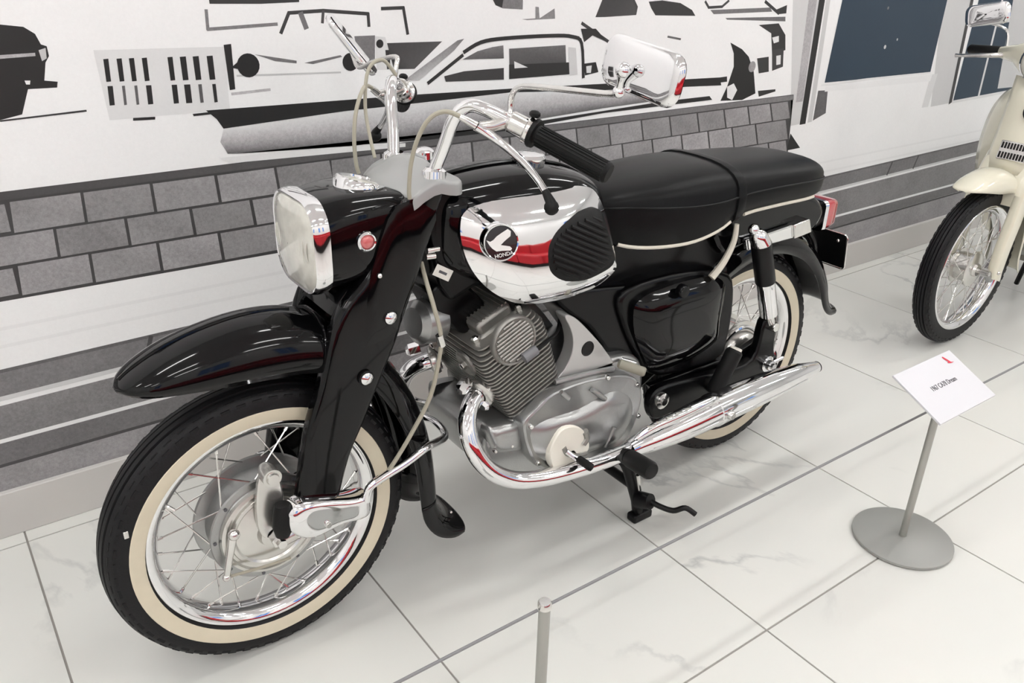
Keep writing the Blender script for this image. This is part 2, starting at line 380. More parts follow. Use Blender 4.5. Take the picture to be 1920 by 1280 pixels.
for i, bx in enumerate((455, 512, 565, 620, 730, 785, 840, 900)):
    w1 = 13 if i < 5 else 15
    bars.append((W(*px(o4, s4, [(bx-w1, 252-.03*bx+15), (bx+w1-4, 250-.03*bx+15), (bx+w1+8, 350-.02*bx+8), (bx-w1+14, 352-.02*bx+8)])), 24))
    w2 = w1 if i in (0, 3, 4, 5) else w1*.6
    bars.append((W(*px(o4, s4, [(bx+18-w2, 372-.02*bx+6), (bx+18+w2-3, 371-.02*bx+6), (bx+24+w2, 452-.03*bx+12), (bx+28-w2, 454-.03*bx+12)])), 30 if i not in (1, 2, 6) else 90))
bars += [(W(*px(o4, s4, [(570, 505), (665, 500), (665, 512), (570, 517)])), 30), (W(*px(o4, s4, [(958, 192), (990, 188), (1008, 382), (985, 386)])), 26),
    (W(*px(o4, s4, [(990, 290), (1030, 255), (1040, 300)])), 26), disc(WL(465.5, 122.5), .026, 24), disc(WL(657, 116), .021, 24), (W(*px(o4, s4, [(825, 488), (930, 476), (935, 486), (830, 498)])), 30)]
printed('printed_fence_gap', bars, 2, mural)
# cars across the street
o5, s5 = (380, 0), 3.097
far = line(W(*px(o5, s5, [(455, 190), (500, 75), (700, 62), (960, 80), (965, 150)])), .008, 55) + line(W(*px(o5, s5, [(700, 62), (695, 130)])), .007, 70) + line(W(*px(o5, s5, [(570, 80), (600, 160)])), .012, 110)
far += line(W(*px(o5, s5, [(1040, 50), (1165, 45), (1190, 195)])), .008, 50) + line(W(*px(o5, s5, [(20, 60), (30, 170), (430, 140)])), .007, 120)
far += [(W(*px(o5, s5, [(30, -40), (560, -50), (560, 12), (340, 22), (40, 22)])), 50), (W(*px(o5, s5, [(300, 315), (545, 352), (545, 368), (420, 355)])), 110), (W(*px(o5, s5, [(590, 365), (800, 320), (810, 330), (640, 372)])), 110)]
far += line(W(*px(o5, s5, [(200, 440), (800, 420)])), .004, 195) + line(W(*px(o5, s5, [(170, 545), (390, 520)])), .006, 180)
far += [(W(*px(o5, s5, [(1070, 250), (1390, 240), (1230, 400), (1110, 402)])), [60, 75, 80, 40]), (W(*px(o5, s5, [(880, 210), (1000, 205), (1000, 350), (905, 350)])), 115), (W(*px(o5, s5, [(1000, 210), (1060, 215), (1110, 405), (1010, 405)])), 215),
    (W(*px(o5, s5, [(1060, 290), (1085, 290), (1090, 400), (1070, 402)])), 40), disc(WL(712, 82), .010, 30), (W(*px(o5, s5, [(1660, -30), (1860, -30), (1858, 55), (1740, 48)])), 120), (W(*px(o5, s5, [(1670, -30), (1750, -30), (1738, 46), (1700, 30)])), 40)]
printed('printed_car_glass', far, 1, mural)
# long car: black flank stripe, shaded sill, roof and windows
o6, s6 = (720, 60), 3.2; o7, s7 = (960, 0), 3.2
flank = [(W((386, 207), (651, 187), (767, 178), (958, 166), (1130, 157), (1350, 145), (1352, 160), (1130, 169), (958, 173), (767, 195), (648, 208), (419, 241), (406, 223)), 22)]
printed('printed_car_flank', flank, 2, mural)
top = [(419, 242), (648, 209), (767, 196), (958, 174), (1130, 170), (1240, 167)]; mid = [(413, 266), (650, 243), (767, 230), (958, 205), (1130, 185), (1246, 174)]; bot = [(427, 288), (655, 272), (767, 262), (958, 232), (1130, 203), (1250, 186)]
sill = []
for i in range(5):
    sill.append((W(top[i], top[i+1], mid[i+1], mid[i]), [218, 218, 178, 178])); sill.append((W(mid[i], mid[i+1], bot[i+1], bot[i]), [178, 178, 92, 92]))
printed('printed_car_sill', sill, 2, mural)
printed('printed_car_shadow', [(W((427, 289), (655, 274), (958, 235), (1250, 189), (1330, 180), (1335, 187), (1130, 212), (958, 244), (800, 262)), 30), (W((410, 296), (620, 276), (760, 268), (760, 275), (430, 306)), 225)], 3, mural)
cg = [(W(*px(o6, s6, [(470, 165), (560, 115), (650, 90), (715, 80), (718, 158)])), [90, 110, 120, 120, 80]), (W(*px(o6, s6, [(750, 100), (1088, 78), (1092, 185), (752, 195)])), [90, 105, 70, 80]), (W(*px(o6, s6, [(750, 195), (1150, 180), (1155, 250), (750, 282)])), 35),
    (W(*px(o6, s6, [(360, 265), (480, 235), (718, 215), (718, 285), (370, 298)])), 55), (W(*px(o6, s6, [(780, 175), (862, 212), (782, 218)])), 225), (W(*px(o6, s6, [(1105, 90), (1150, 95), (1160, 255), (1112, 260)])), 205)]
cg += [([*W(*px(o6, s6, [(120, 290), (440, 50), (480, 40), (420, 110), (210, 290)]))], [160, 120, 110, 130, 190])]
rf = px(o6, s6, [(480, 120), (580, 62), (720, 38), (1000, 22), (1130, 28), (1185, 70), (1195, 270)])
cg += line(W(*cat2(rf, 4)), .010, 36) + line(W(*px(o6, s6, [(265, 305), (470, 140)])), .009, 40) + line(W(*px(o6, s6, [(0, 395), (760, 345)])), .0005, 60)
cg += [(W(*px(o6, s6, [(1180, -20), (1270, -20), (1340, 60), (1250, 20), (1200, 60)])), 38), (W(*px(o6, s6, [(1195, 190), (1270, 180), (1285, 240), (1205, 260)])), 30), (W(*px(o6, s6, [(1212, 205), (1245, 200), (1240, 245), (1214, 245)])), 215)]
printed('printed_car_window', cg, 3, mural)
tr = [(W(*px(o7, s7, [(565, -60), (700, -80), (755, 40), (745, 90), (560, 102), (500, 103)])), [60, 60, 50, 70, 60, 60]), (W(*px(o7, s7, [(820, 10), (900, 2), (1010, 18), (1080, 60), (1100, 95), (860, 92), (835, 50)])), 48),
    (W(*px(o7, s7, [(1310, 255), (1380, 295), (1420, 340), (1450, 430), (1460, 560), (1380, 600), (1250, 605), (1290, 520), (1330, 400), (1330, 320)])), 24), (W(*px(o7, s7, [(1190, 60), (1550, 45), (1560, 70), (1210, 85)])), 110), (W(*px(o7, s7, [(1280, 108), (1640, 100), (1640, 128), (1290, 118)])), 105)]
tr += [(W(*px(o7, s7, [(1000, 500), (1290, 458), (1290, 490), (1005, 525)])), 26), (W(*px(o7, s7, [(1480, 150), (1600, 140), (1640, 210), (1640, 300), (1560, 330), (1555, 200)])), 45), (W(*px(o7, s7, [(1470, 350), (1540, 340), (1540, 430), (1480, 440)])), 50),
    (W(*px(o7, s7, [(1560, 300), (1630, 290), (1625, 400), (1560, 425)])), 60), (W(*px(o7, s7, [(1580, 60), (1650, 30), (1645, 80), (1600, 85)])), 45), (W(*px(o7, s7, [(1475, 545), (1580, 535), (1580, 548), (1480, 580)])), 40)]
tr += line(W(*px(o7, s7, [(1160, 10), (1180, 45), (1260, 40), (1300, 5)])), .008, 60) + line(W(*px(o7, s7, [(1520, 10), (1600, 80)])), .010, 50) + line(W(*px(o7, s7, [(420, 140), (600, 265)])), .009, 60) + line(W(*px(o7, s7, [(935, 220), (1010, 235)])), .006, 90)
tr += [(W(*px(o7, s7, [(60, 115), (140, 110), (140, 40), (160, 42), (165, 110), (255, 50), (258, 112), (90, 120)])), 130)]
printed('printed_truck', tr, 1, mural)
t2 = [disc(WL(960+1440/3.2, 400/3.2), .018, 150), (W(*px(o7, s7, [(1290, 520), (1330, 500), (1350, 540), (1320, 600), (1290, 585)])), 225), (W(*px(o7, s7, [(1585, 335), (1612, 330), (1610, 385), (1585, 390)])), 225), (W(*px(o7, s7, [(1560, 225), (1600, 215), (1600, 250), (1570, 260)])), 225)]
printed('printed_truck_lamp', t2, 2, mural)
# building at the right: posts, dark shop windows
bd = [(W((1488, -60), (1560, -60), (1500, 232), (1482, 236)), 205), (W((1545, -60), (1556, -60), (1510, 232), (1499, 234)), 34), (W((1520, -30), (1536, -30), (1505, 190), (1492, 192)), 172), (W((1558, -60), (1566, -60), (1522, 228), (1514, 230)), 200),
    (W((1475, 282), (1482, 250), (1500, 277)), 34), (W((1534, 170), (1552, 169), (1548, 212), (1524, 226)), 95)]
bd += [(W((1775, -60), (1835, -60), (1785, 192), (1745, 200)), 200), (W((1745, 140), (1758, 138), (1740, 200), (1728, 202)), 214), (W((1548, 162), (1748, 140), (1744, 152), (1546, 172)), 232)]
printed('printed_facade', taller(bd), 1, mural)
NAVY = (38, 56, 72)
win = [(W((1546, 155), (1592, -60), (1790, -60), (1744, 136)), NAVY), (W((1786, 192), (1850, -60), (1990, -60), (1950, 158)), NAVY)]
printed('printed_window', taller(win), 2, mural)
mu = [(W((1778, 196), (1784, 192), (1838, -60), (1832, -60)), 60)] + line(W((1834, 182), (1894, -60)), .016, 215) + line(W((1862, 42), (1990, 25)), .016, 215) + line(W((1786, 191), (1950, 160)), .012, 222)
mu += [(W((1870, 166), (1910, -60), (1990, -60), (1950, 158)), 196), disc(WL(1659, 88), .008, 200, 8), disc(WL(1682, 74), .005, 190, 8), disc(WL(1665, 15), .006, 120, 8)]
mu += line(W((1540, 160), (1552, 158), (1625, 148), (1744, 136)), .006, 228)
printed('printed_mullion', taller(mu), 3, mural)

# ------------------------------------------------------------------ rope barrier and sign
bp_ = Vector((X0+.27, Y0-.518, 0))
t = thing('barrier_post', 'slim satin metal barrier post carrying the thin grey rope', 'post', bp_)
b = B().lathe([(0, 0), (.095, 0), (.1, .004), (.1, .010), (.094, .014), (.012, .016), (0, .016)], (0, 0, 0), (0, 0, 1), 40); obj('base', b, basem, t)
b = B().lathe([(0, .012), (.0098, .012), (.0098, .332), (0, .332)], (0, 0, 0), (0, 0, 1), 24); obj('shaft', b, stand, t)
b = B().lathe([(.0099, .324), (.0115, .324), (.0115, .334), (.0095, .337), (0, .337)], (0, 0, 0), (0, 0, 1), 24); obj('cap', b, chromeb, t)
t2_ = thing('barrier_post', 'slim satin barrier post standing beside the cream scooter', 'post', Vector((X0+3.3, Y0-.518, 0)))
for ch in list(t.children):
    c = ch.copy(); C.objects.link(c); c.parent = t2_
t3_ = thing('barrier_post', 'slim satin barrier post at the rope end ahead of the black motorcycle', 'post', Vector((X0-2.4, Y0-.518, 0)))
for ch in list(t.children):
    c = ch.copy(); C.objects.link(c); c.parent = t3_
ropem = mat('grey_rope', (.22, .22, .225), .55, bump=.3, bscale=900)
for x0_, x1_, lab in ((X0+.282, X0+3.288, 'thin grey rope running from the barrier post behind the placard'), (X0-2.388, X0+.258, 'thin grey rope crossing the floor ahead of the front wheel')):
    tag(obj('barrier_rope', B().tube([(x0_+(x1_-x0_)*k/14, Y0-.515, .322-.004*math.sin(PI*k/14)) for k in range(15)], .0026, 8), ropem), lab, 'rope')
sg = Vector((X0+1.343, Y0-.557, 0))
t = thing('sign_stand', 'round grey base sign stand holding a white tilted placard', 'sign', sg)
b = B().lathe([(0, 0), (.110, 0), (.114, .003), (.114, .009), (.110, .012), (0, .0125)], (0, 0, 0), (0, 0, 1), 56); obj('base', b, basem, t)
b = B().lathe([(0, .012), (.0085, .012), (.0085, .412), (0, .412)], (0, 0, 0), (0, 0, 1), 20); obj('pole', b, stand, t)
tl = math.atan2(.06, .124); Rm = Matrix.Rotation(tl, 3, 'X')
pc = B().box((0, 0, .42), (.226, .138, .005), Rm); pl = obj('placard', pc, card, t, bevel=.0008)
b = B().box((0, .0, .416), (.05, .03, .006), Rm); obj('bracket', b, stand, t)
TM = Matrix.Translation((0, 0, .42)) @ Rm.to_4x4() @ Matrix.Translation((0, 0, .0028))
text('lettering', '1967 CA78 Dream', .0155, ink, pl, TM @ Matrix.Translation((.0, .004, 0)) @ Matrix.Diagonal((.82, 1.1, 1, 1)))
wing = [(0, 0), (.25, .02), (.42, .12), (.58, .52), (.84, 1.05), (1.02, 1.0), (.98, .66), (.84, .36), (.72, .24), (.90, .24), (.98, .16), (.9, .06), (.55, -.04), (.2, -.06)]
redp = mat('red_print', (.62, .03, .06), .5)
b = B().add([tuple(TM @ Vector((.080+.022*(.5-a), .040+.020*c, .0004))) for a, c in wing], [tuple(range(len(wing)))]); obj('wing_logo', b, redp, pl)

# ------------------------------------------------------------------ the black motorcycle
bike = thing('motorcycle', 'black classic motorcycle with chrome tank panels and cream whitewall tires', 'motorcycle', (X0, Y0, 0))
def part(name, b, m, par=None, **k): return obj(name, b, m, par or bike, **k)
spk = mesh('spoke', B().tube([(0, 0, 0), (0, 0, .02), (0, 0, .88), (0, 0, .881), (0, 0, 1)], [.0016, .0016, .0016, .0030, .0030], 6), chromeb)
def tirepair(root, cu, cz, R_, hw, rb, wwall, mt=None):
    k = R_/.288; q = hw/.042
    half = [(rb-.004, -.027), (rb+.004, -.033), (.226*k, -.0385), (.246*k, -.042), (.262*k, -.041), (.2735*k, -.0365), (.2805*k, -.0295), (.2835*k, -.0235), (.279*k, -.0225), (.279*k, -.0195), (.2855*k, -.0185), (.2872*k, -.0095), (.2825*k, -.0088), (.2825*k, -.0062), (.2878*k, -.0055), (.288*k, 0)]
    prof = [(r, w*q) for r, w in half]+[(r, -w*q) for r, w in reversed(half[:-1])]
    t_ = obj('tire', B().lathe(prof+[(rb-.004, 0)], (cu, 0, cz), n=96, closed=True), tirem, root)
    tb = B()
    for i in range(60):
        a = 2*PI*i/60
        for sgn in (-1, 1):
            for rr, ww, dd in ((.2764, .0302, .010), (.2688, .0368, .009)):
                Mq = Matrix.Rotation(-a-.06*sgn*(1 if rr > .275 else 2), 3, 'Y')
                tb.box(Mq @ Vector((rr*k, sgn*ww*q, 0))+Vector((cu, 0, cz)), (dd*.6, .005, .016*k), Mq)
    o = obj('tread_blocks', tb, tirem, t_, smooth=False); o['kind'] = 'stuff'
    if wwall:
        for sgn in (-1, 1):
            obj('whitewall', B().lathe([(.2205, sgn*.0378), (.224, sgn*.0395), (.236, sgn*.0418), (.246, sgn*.0428), (.2475, sgn*.0418), (.236, sgn*.040)], (cu, 0, cz), n=96, closed=True), cream, t_)
    return t_
def rimset(root, cu, cz, rb, hub_r, hub_w, n=36, cross=.62):
    o = rb-.2175
    rp = [(.2185+o, -.0305), (.2205+o, -.0285), (.2165+o, -.0255), (.206+o, -.0225), (.199+o, -.012), (.197+o, 0)]
    ri = [(.1925+o, 0), (.1935+o, -.012), (.2005+o, -.0235), (.209+o, -.0285), (.2145+o, -.0310)]
    pr = rp+[(r, -w) for r, w in reversed(rp[:-1])]+[(r, -w) for r, w in reversed(ri)]+ri[1:]
    r_ = obj('rim', B().lathe(pr, (cu, 0, cz), n=96, closed=True), chrome, root)
    rimr = .196+o
    for i in range(n):
        a = 2*PI*i/n; sd = -1 if i % 2 else 1; cr = cross if (i//2) % 2 else -cross
        p0 = Vector((cu+hub_r*math.cos(a+cr), sd*hub_w, cz+hub_r*math.sin(a+cr)))
        p1 = Vector((cu+rimr*math.cos(a), sd*.004, cz+rimr*math.sin(a))); d = p1-p0
        s_ = obj('spoke', spk, chromeb, r_); s_.matrix_local = Matrix.Translation(p0) @ d.to_track_quat('Z', 'Y').to_matrix().to_4x4() @ Matrix.Diagonal((1, 1, d.length, 1))
    return r_
AZ = .288; RU = 1.295
tirepair(bike, 0, AZ, .288, .042, .2175, True); rimset(bike, 0, AZ, .2175, .107, .029, 36, .5)
tirepair(bike, RU, AZ, .288, .042, .2175, True); rimset(bike, RU, AZ, .2175, .091, .031)
part('valve_stem', B().tube([P(312, 948, -.012), P(317, 952, -.014), P(327, 957, -.016)], [.003, .0042, .0035], 8), chromeb)
part('wheel_weight', B().box(P(236, 1002, -.040), (.008, .006, .014)), chromeb, bevel=.001)
# front hub and brake
hub = part('hub', B().lathe([(0, -.038), (.093, -.038), (.095, -.034), (.108, -.033), (.110, -.030), (.108, -.027), (.099, -.024), (.098, .0), (.102, .020), (.120, .024), (.122, .028), (.120, .032), (.094, .036), (.03, .05), (0, .05)], (0, 0, AZ), n=64), alu)
obj('brake_plate', B().lathe([(.094, -.037), (.092, -.043), (.086, -.0445), (.083, -.040), (.078, -.040), (.076, -.044), (.070, -.045), (.066, -.042), (.050, -.046), (.030, -.050), (.026, -.062), (.016, -.064), (0, -.064)], (0, 0, AZ), n=64), alup, hub)
for i in range(9):
    a = 2*PI*i/9+.3; obj('rivet', B().lathe([(0, -.0352), (.0035, -.0352), (.003, -.0335), (0, -.0332)], (.1015*math.cos(a), 0, AZ+.1015*math.sin(a)), n=10), ink, hub)
Lp = P(508, 893, -.072)
obj('anchor_boss', B().lathe([(.0, -.085), (.010, -.085), (.012, -.080), (.017, -.080), (.018, -.060), (.012, -.040), (0, -.040)], (Lp.x, 0, Lp.z), n=24), alup, hub)
obj('anchor_arm', B().prism(cat2([(Lp.x-.016, Lp.z), (Lp.x+.016, Lp.z-.004), (.024, AZ+.03), (.02, AZ), (-.02, AZ), (-.03, AZ+.05)], 4, True), -.064, -.050), alup, hub, bevel=.003)
q0 = P(437, 1000, -.055); q1 = P(425, 1082, -.055)
obj('brake_lever', B().tube([q0, (q0+q1)/2, q1], [.009, .0065, .006], 10).ball(q0+Vector((0, -.004, 0)), .011).ball(q1, .008), chromeb, hub)
q2 = P(545, 1045, -.06); obj('brake_rod', B().tube([q1, q1.lerp(q2, .5)+Vector((0, 0, -.002)), q2], .0028, 8), cable, hub)
obj('axle_nut', B().lathe([(0, -.098), (.009, -.098), (.010, -.094), (.010, -.084), (.015, -.084), (.015, -.060), (0, -.060)], (0, 0, AZ), n=6), chromeb, hub, ang=20)
# leading link and its cover
lk = UZs([(548, 968), (566, 950), (600, 942), (660, 938), (697, 934), (700, 950), (695, 972), (650, 985), (600, 1010), (572, 1015), (552, 1003), (545, 985)], -.112)
lc = cat2(lk, 4, True)
c_ = part('link_cover', B().pillow(lc, -.100, -.112, .028, 9, 9), chrome)
sc_ = P(617, 985, -.117); obj('screw', B().lathe([(0, -.1185), (.005, -.1185), (.0062, -.116), (.0062, -.110)], (sc_.x, 0, sc_.z), n=16), chromeb, c_)
part('link_cover', flip(B().pillow(lc, -.100, -.112, .028, 9, 9)), chrome)
for sg_ in (-1, 1):
    part('link_arm', B().tube([(-.002, sg_*.078, AZ), (.06, sg_*.082, AZ+.012), (.165, sg_*.085, AZ+.02)], [.017, .016, .015], 12), alup)
    part('link_boot', B().tube([(.012, sg_*.082, AZ+.075), (.012, sg_*.084, AZ+.055), (.008, sg_*.084, AZ+.03), (.006, sg_*.084, AZ+.01)], [.014, .019, .019, .013], 14), rubber)
# fork
Ff = [(745, 372), (722, 420), (700, 470), (672, 520), (640, 560), (614, 616), (593, 716), (572, 788), (560, 857), (550, 942)]
Fr = [(838, 352), (822, 400), (800, 470), (780, 530), (760, 590), (745, 640), (712, 722), (685, 790), (658, 855), (640, 925)]
fe = [UZ(*q, -.068) for q in Ff]; re_ = [UZ(*q, -.088) for q in Fr]
fe = cat2(fe, 3); re_ = cat2(re_, 3)
def legring(a, c, w0, w1, r):
    A, Cc = Vector((a[0], 0, a[1])), Vector((c[0], 0, c[1])); L_ = (Cc-A).length/2; m_ = (A+Cc)/2; e = (Cc-A).normalized()
    return [m_+e*s+Vector((0, (w0+w1)/2+w, 0)) for s, w in rrect(L_, abs(w1-w0)/2, min(r, abs(w1-w0)/2*.98), 4)]
fk = part('fork', B().loft([legring(a, c, -.080, .080, .03) for a, c in list(zip(fe, re_))[:15]]), black)
for sg_ in (-1, 1):
    bb_ = B().loft([legring(a, c, -.092, -.056, .014) for a, c in zip(fe, re_)])
    obj('fork_leg', bb_ if sg_ < 0 else flip(bb_), black, fk)
    pnl = cat2(UZs([(745, 385), (818, 392), (797, 470), (766, 565), (742, 622), (690, 652), (682, 640), (688, 560), (706, 480)], -.092), 3, True)
    pb = B().pillow(pnl, -.0915, -.0965, .004, 5, 6); obj('fork_panel', pb if sg_ < 0 else flip(pb), black, fk)
    for q in ((733, 596), (688, 710)):
        z_ = P(*q, -.098); bq = B().lathe([(.0145, -.091), (.0145, -.097), (.0125, -.098)], (z_.x, 0, z_.z), n=24)
        obj('bolt_ring', bq if sg_ < 0 else flip(bq), blackm, fk)
        bq = B().lathe([(.0122, -.0965), (.0115, -.0995), (.007, -.1025), (0, -.104)], (z_.x, 0, z_.z), n=24)
        obj('bolt', bq if sg_ < 0 else flip(bq), chrome, fk)
sm = P(712, 517, -.097); obj('bolt', B().ball(sm, .005, 10), chromeb, fk)
# fender stations: crest (u,z), outward normal, half width, side drop
def fsec(c, nrm, hw, dep, k=20):
    n_ = Vector((nrm[0], 0, nrm[1])).normalized(); out = []
    for i in range(k+1):
        a = (-1+2*i/k)*PI/2; s_ = math.sin(a); co = max(0, math.cos(a))
        out.append(Vector((c[0], math.copysign(abs(s_)**.85, s_)*hw, c[1]))-n_*(dep*(1-co**.72)))
    return out
def fender(st, n=4):
    st = cat2(st, n); return B().loft([fsec(s[:2], s[2:4], s[4], s[5]) for s in st], cap=False, closed=False)
ff = [(-.207, .629, -.6, .8, .010, .005), (-.198, .640, -.5, .87, .036, .018), (-.172, .657, -.35, .94, .057, .036), (-.12, .680, -.22, .98, .069, .060), (-.05, .697, -.1, 1, .075, .080), (.02, .703, 0, 1, .078, .090), (.09, .694, .1, 1, .079, .088), (.155, .668, .35, .94, .078, .08),
      (.215, .622, .6, .8, .076, .068), (.27, .553, .8, .6, .074, .062), (.318, .46, .93, .36, .073, .060), (.346, .36, .98, .18, .073, .060), (.356, .26, 1, 0, .073, .058), (.357, .215, 1, 0, .073, .055)]
part('fender', fender(ff), black, solid=.003)
fm = [(.355, .225, 1, 0, .0745, .054), (.360, .195, .98, .15, .076, .053), (.374, .168, .85, .5, .078, .046), (.396, .150, .6, .8, .078, .034), (.412, .143, .4, .9, .074, .022)]
mf_ = part('mud_flap', fender(fm), black, solid=.004)
q = P(845, 960, -.05); obj('rivet', B().ball(q, .004, 10), chromeb, mf_)
part('fender_rib', B().tube(cat2([(s[0], 0, s[1]+.0015) for s in ff[1:7]], 4), .0035, 8), black)
part('fender_bead', B().tube([v+Vector((.003, 0, 0)) for v in fsec((.128, .683), (.22, .97), .081, .086)], .0035, 8), black)
# fender stay: chrome U-tube round the back of the fender
sp = [P(688, 938, -.105), P(692, 915, -.108), P(712, 898, -.108), P(760, 868, -.105), P(800, 838, -.095)]
sp += [Vector((.372, -.05, .362)), Vector((.384, 0, .364))]
sp2 = cat2([tuple(v) for v in sp]+[(v.x, -v.y, v.z) for v in reversed(sp[:-1])], 4)
part('fender_stay', B().tube(sp2, .0082, 12), chrome)
# headlight nacelle
def nring(u, lo, hi, hw, r): return [Vector((u, a, (lo+hi)/2+b_)) for a, b_ in rrect(hw, (hi-lo)/2, r, 5)]
nac = part('headlight_nacelle', B().loft([nring(*s) for s in cat2([(.134, .737, .891, .083, .048), (.165, .738, .896, .086, .044), (.20, .748, .898, .088, .04), (.24, .775, .897, .087, .036), (.275, .81, .893, .084, .03), (.315, .845, .885, .07, .018)], 4)]), black)
def rr_(u, k, kk=None): return [Vector((u, a*k, .814+b_*(kk or k))) for a, b_ in rrect(.088, .0825, .052, 8)]
obj('headlight_rim', B().loft([rr_(.140, .95), rr_(.139, 1.0), (rr_(.128, 1.02)), rr_(.116, 1.0), rr_(.111, .97), rr_(.112, .935), rr_(.125, .92)], cap=False), chrome, nac)
obj('headlight_lens', B().loft([rr_(.118, .94), rr_(.111, .88), rr_(.107, .7), rr_(.103, .5), rr_(.101, .3), rr_(.100, .12), rr_(.0998, .01)], cap=False), glass, nac)
lr = B()
for k in range(-6, 7):
    hh = .058*(1-(abs(k)/8)**2); uu = .1035+.0001*k*k*.9
    lr.tube([(uu+.005, k*.0105, .814-hh), (uu-.0005, k*.0105, .814-hh*.5), (uu-.0018, k*.0105, .814), (uu-.0005, k*.0105, .814+hh*.5), (uu+.005, k*.0105, .814+hh)], .0016, 6)
obj('lens_flutes', lr, glass, nac)
rf_ = P(688, 453, -.090)
obj('reflector_ring', B().lathe([(.017, -.084), (.0175, -.0915), (.0150, -.0945), (.0128, -.0935), (.0125, -.088)], (rf_.x, 0, rf_.z), n=28), chrome, nac)
obj('reflector', B().lathe([(.0130, -.090), (.010, -.0945), (.005, -.0965), (0, -.097)], (rf_.x, 0, rf_.z), n=28), mat('pale_red', (.55, .12, .12), .25, coat=1), nac)
ax = Vector((.28, 0, .96)); sc0 = Vector((.238, 0, .893))
sp_ = part('speedometer', B().lathe([(.046, -.012), (.047, .004), (.043, .011), (.039, .012), (.038, .007)], sc0, ax, 40), chrome)
obj('dial_glass', B().lathe([(.0385, .008), (.025, .0105), (0, .012)], sc0, ax, 40), glass, sp_)
bd_ = P(606, 566, -.0); b = B().box(bd_, (.004, .046, .022), Matrix.Rotation(.35, 3, 'Y')); bgo = part('badge', b, chromeb, bevel=.001)
obj('badge_inlay', B().box(bd_+Vector((-.003, 0, .001)), (.002, .036, .013), Matrix.Rotation(.35, 3, 'Y')), redp, bgo)
text('badge_letters', 'HONDA', .009, white, bgo, Matrix.Translation(bd_+Vector((-.0045, 0, .001))) @ Matrix.Rotation(-PI/2, 4, 'Z') @ Matrix.Rotation(PI/2-.35, 4, 'X'))
part('badge_bracket', B().box(bd_+Vector((.03, 0, -.004)), (.06, .05, .03)), black, bevel=.004)
# grey bar cover
def zmap(bq): bq.v = [(a, c, b_) for a, b_, c in bq.v]; return bq     # swap w and z
ol = [(.262, 0), (.272, -.04), (.285, -.074), (.292, -.094), (.33, -.097), (.385, -.094), (.396, -.06), (.385, -.03), (.388, 0)]
ol = cat2(ol+[(a, -b_) for a, b_ in reversed(ol[1:-1])], 4, True)
zo = lambda a, b_: -.010*max(0, (.31-a)/.05)-.012*math.exp(-((a-.288)/.018)**2-((abs(b_)-.085)/.025)**2)+.008*math.exp(-((a-.34)/.02)**2)*abs(b_)/.09-.004
q = B(); n_ol = len(ol); rg_ = [[(a, .882+zo(a, b_), b_) for a, b_ in ol], [(a, .899+zo(a, b_), b_) for a, b_ in shrink(ol, 1.0)], [(a, .904+zo(a, b_), b_) for a, b_ in shrink(ol, .985)], [(a, .907+zo(a, b_), b_) for a, b_ in shrink(ol, .95)]]
for k_, h_ in ((.8, .911), (.6, .916), (.42, .925), (.3, .931), (.15, .934), (.01, .935)): rg_.append([(a, h_+zo(a, b_)*k_, b_) for a, b_ in shrink(ol, k_)])
q.loft(rg_, cap=False)
cov = part('handlebar_cover', zmap(q), mat('grey_paint', (.36, .365, .36), .38, .3), ang=60)
obj('stem_nut', B().lathe([(.020, 0), (.020, .012), (.016, .016), (.010, .018), (0, .018)], (.365, 0, .926), (0, 0, 1), 24), chrome, cov)
for sg_ in (-1, 1): obj('bar_clamp', B().lathe([(.022, 0), (.0215, .014), (.014, .020)], (.345, sg_*.07, .906), (.1, -sg_*.1, .98), 24), chrome, cov)
# handlebars, grips, levers, cables, mirrors
hb = [P(812, 325, -.07), P(833, 272, -.09), P(847, 232, -.105), P(862, 208, -.118), P(884, 198, -.135), P(910, 205, -.155), P(938, 218, -.172), P(968, 233, -.190), P(1000, 249, -.212), P(1138, 326, -.332)]
hb = [tuple(v) for v in hb]; hc = cat2(hb, 5)
ig = P(1000, 249, -.212); og = P(1142, 326, -.335); gd = (og-ig).normalized(); i0 = P(955, 226, -.182); hd = (ig-i0).normalized()
lev = cat2([tuple(v) for v in (P(893, 236, -.168), P(915, 250, -.176), P(945, 272, -.195), P(980, 303, -.228), P(1012, 342, -.265), P(1032, 378, -.295))], 5)
cbl = cat2([tuple(v) for v in (P(893, 236, -.168), P(868, 221, -.155), P(835, 209, -.138), P(806, 222, -.122), P(784, 258, -.112), P(771, 305, -.104), P(767, 352, -.098), P(768, 372, -.094))], 5)
def both(fn):
    for sg_ in (-1, 1): fn((lambda bq: bq) if sg_ < 0 else flip, sg_)
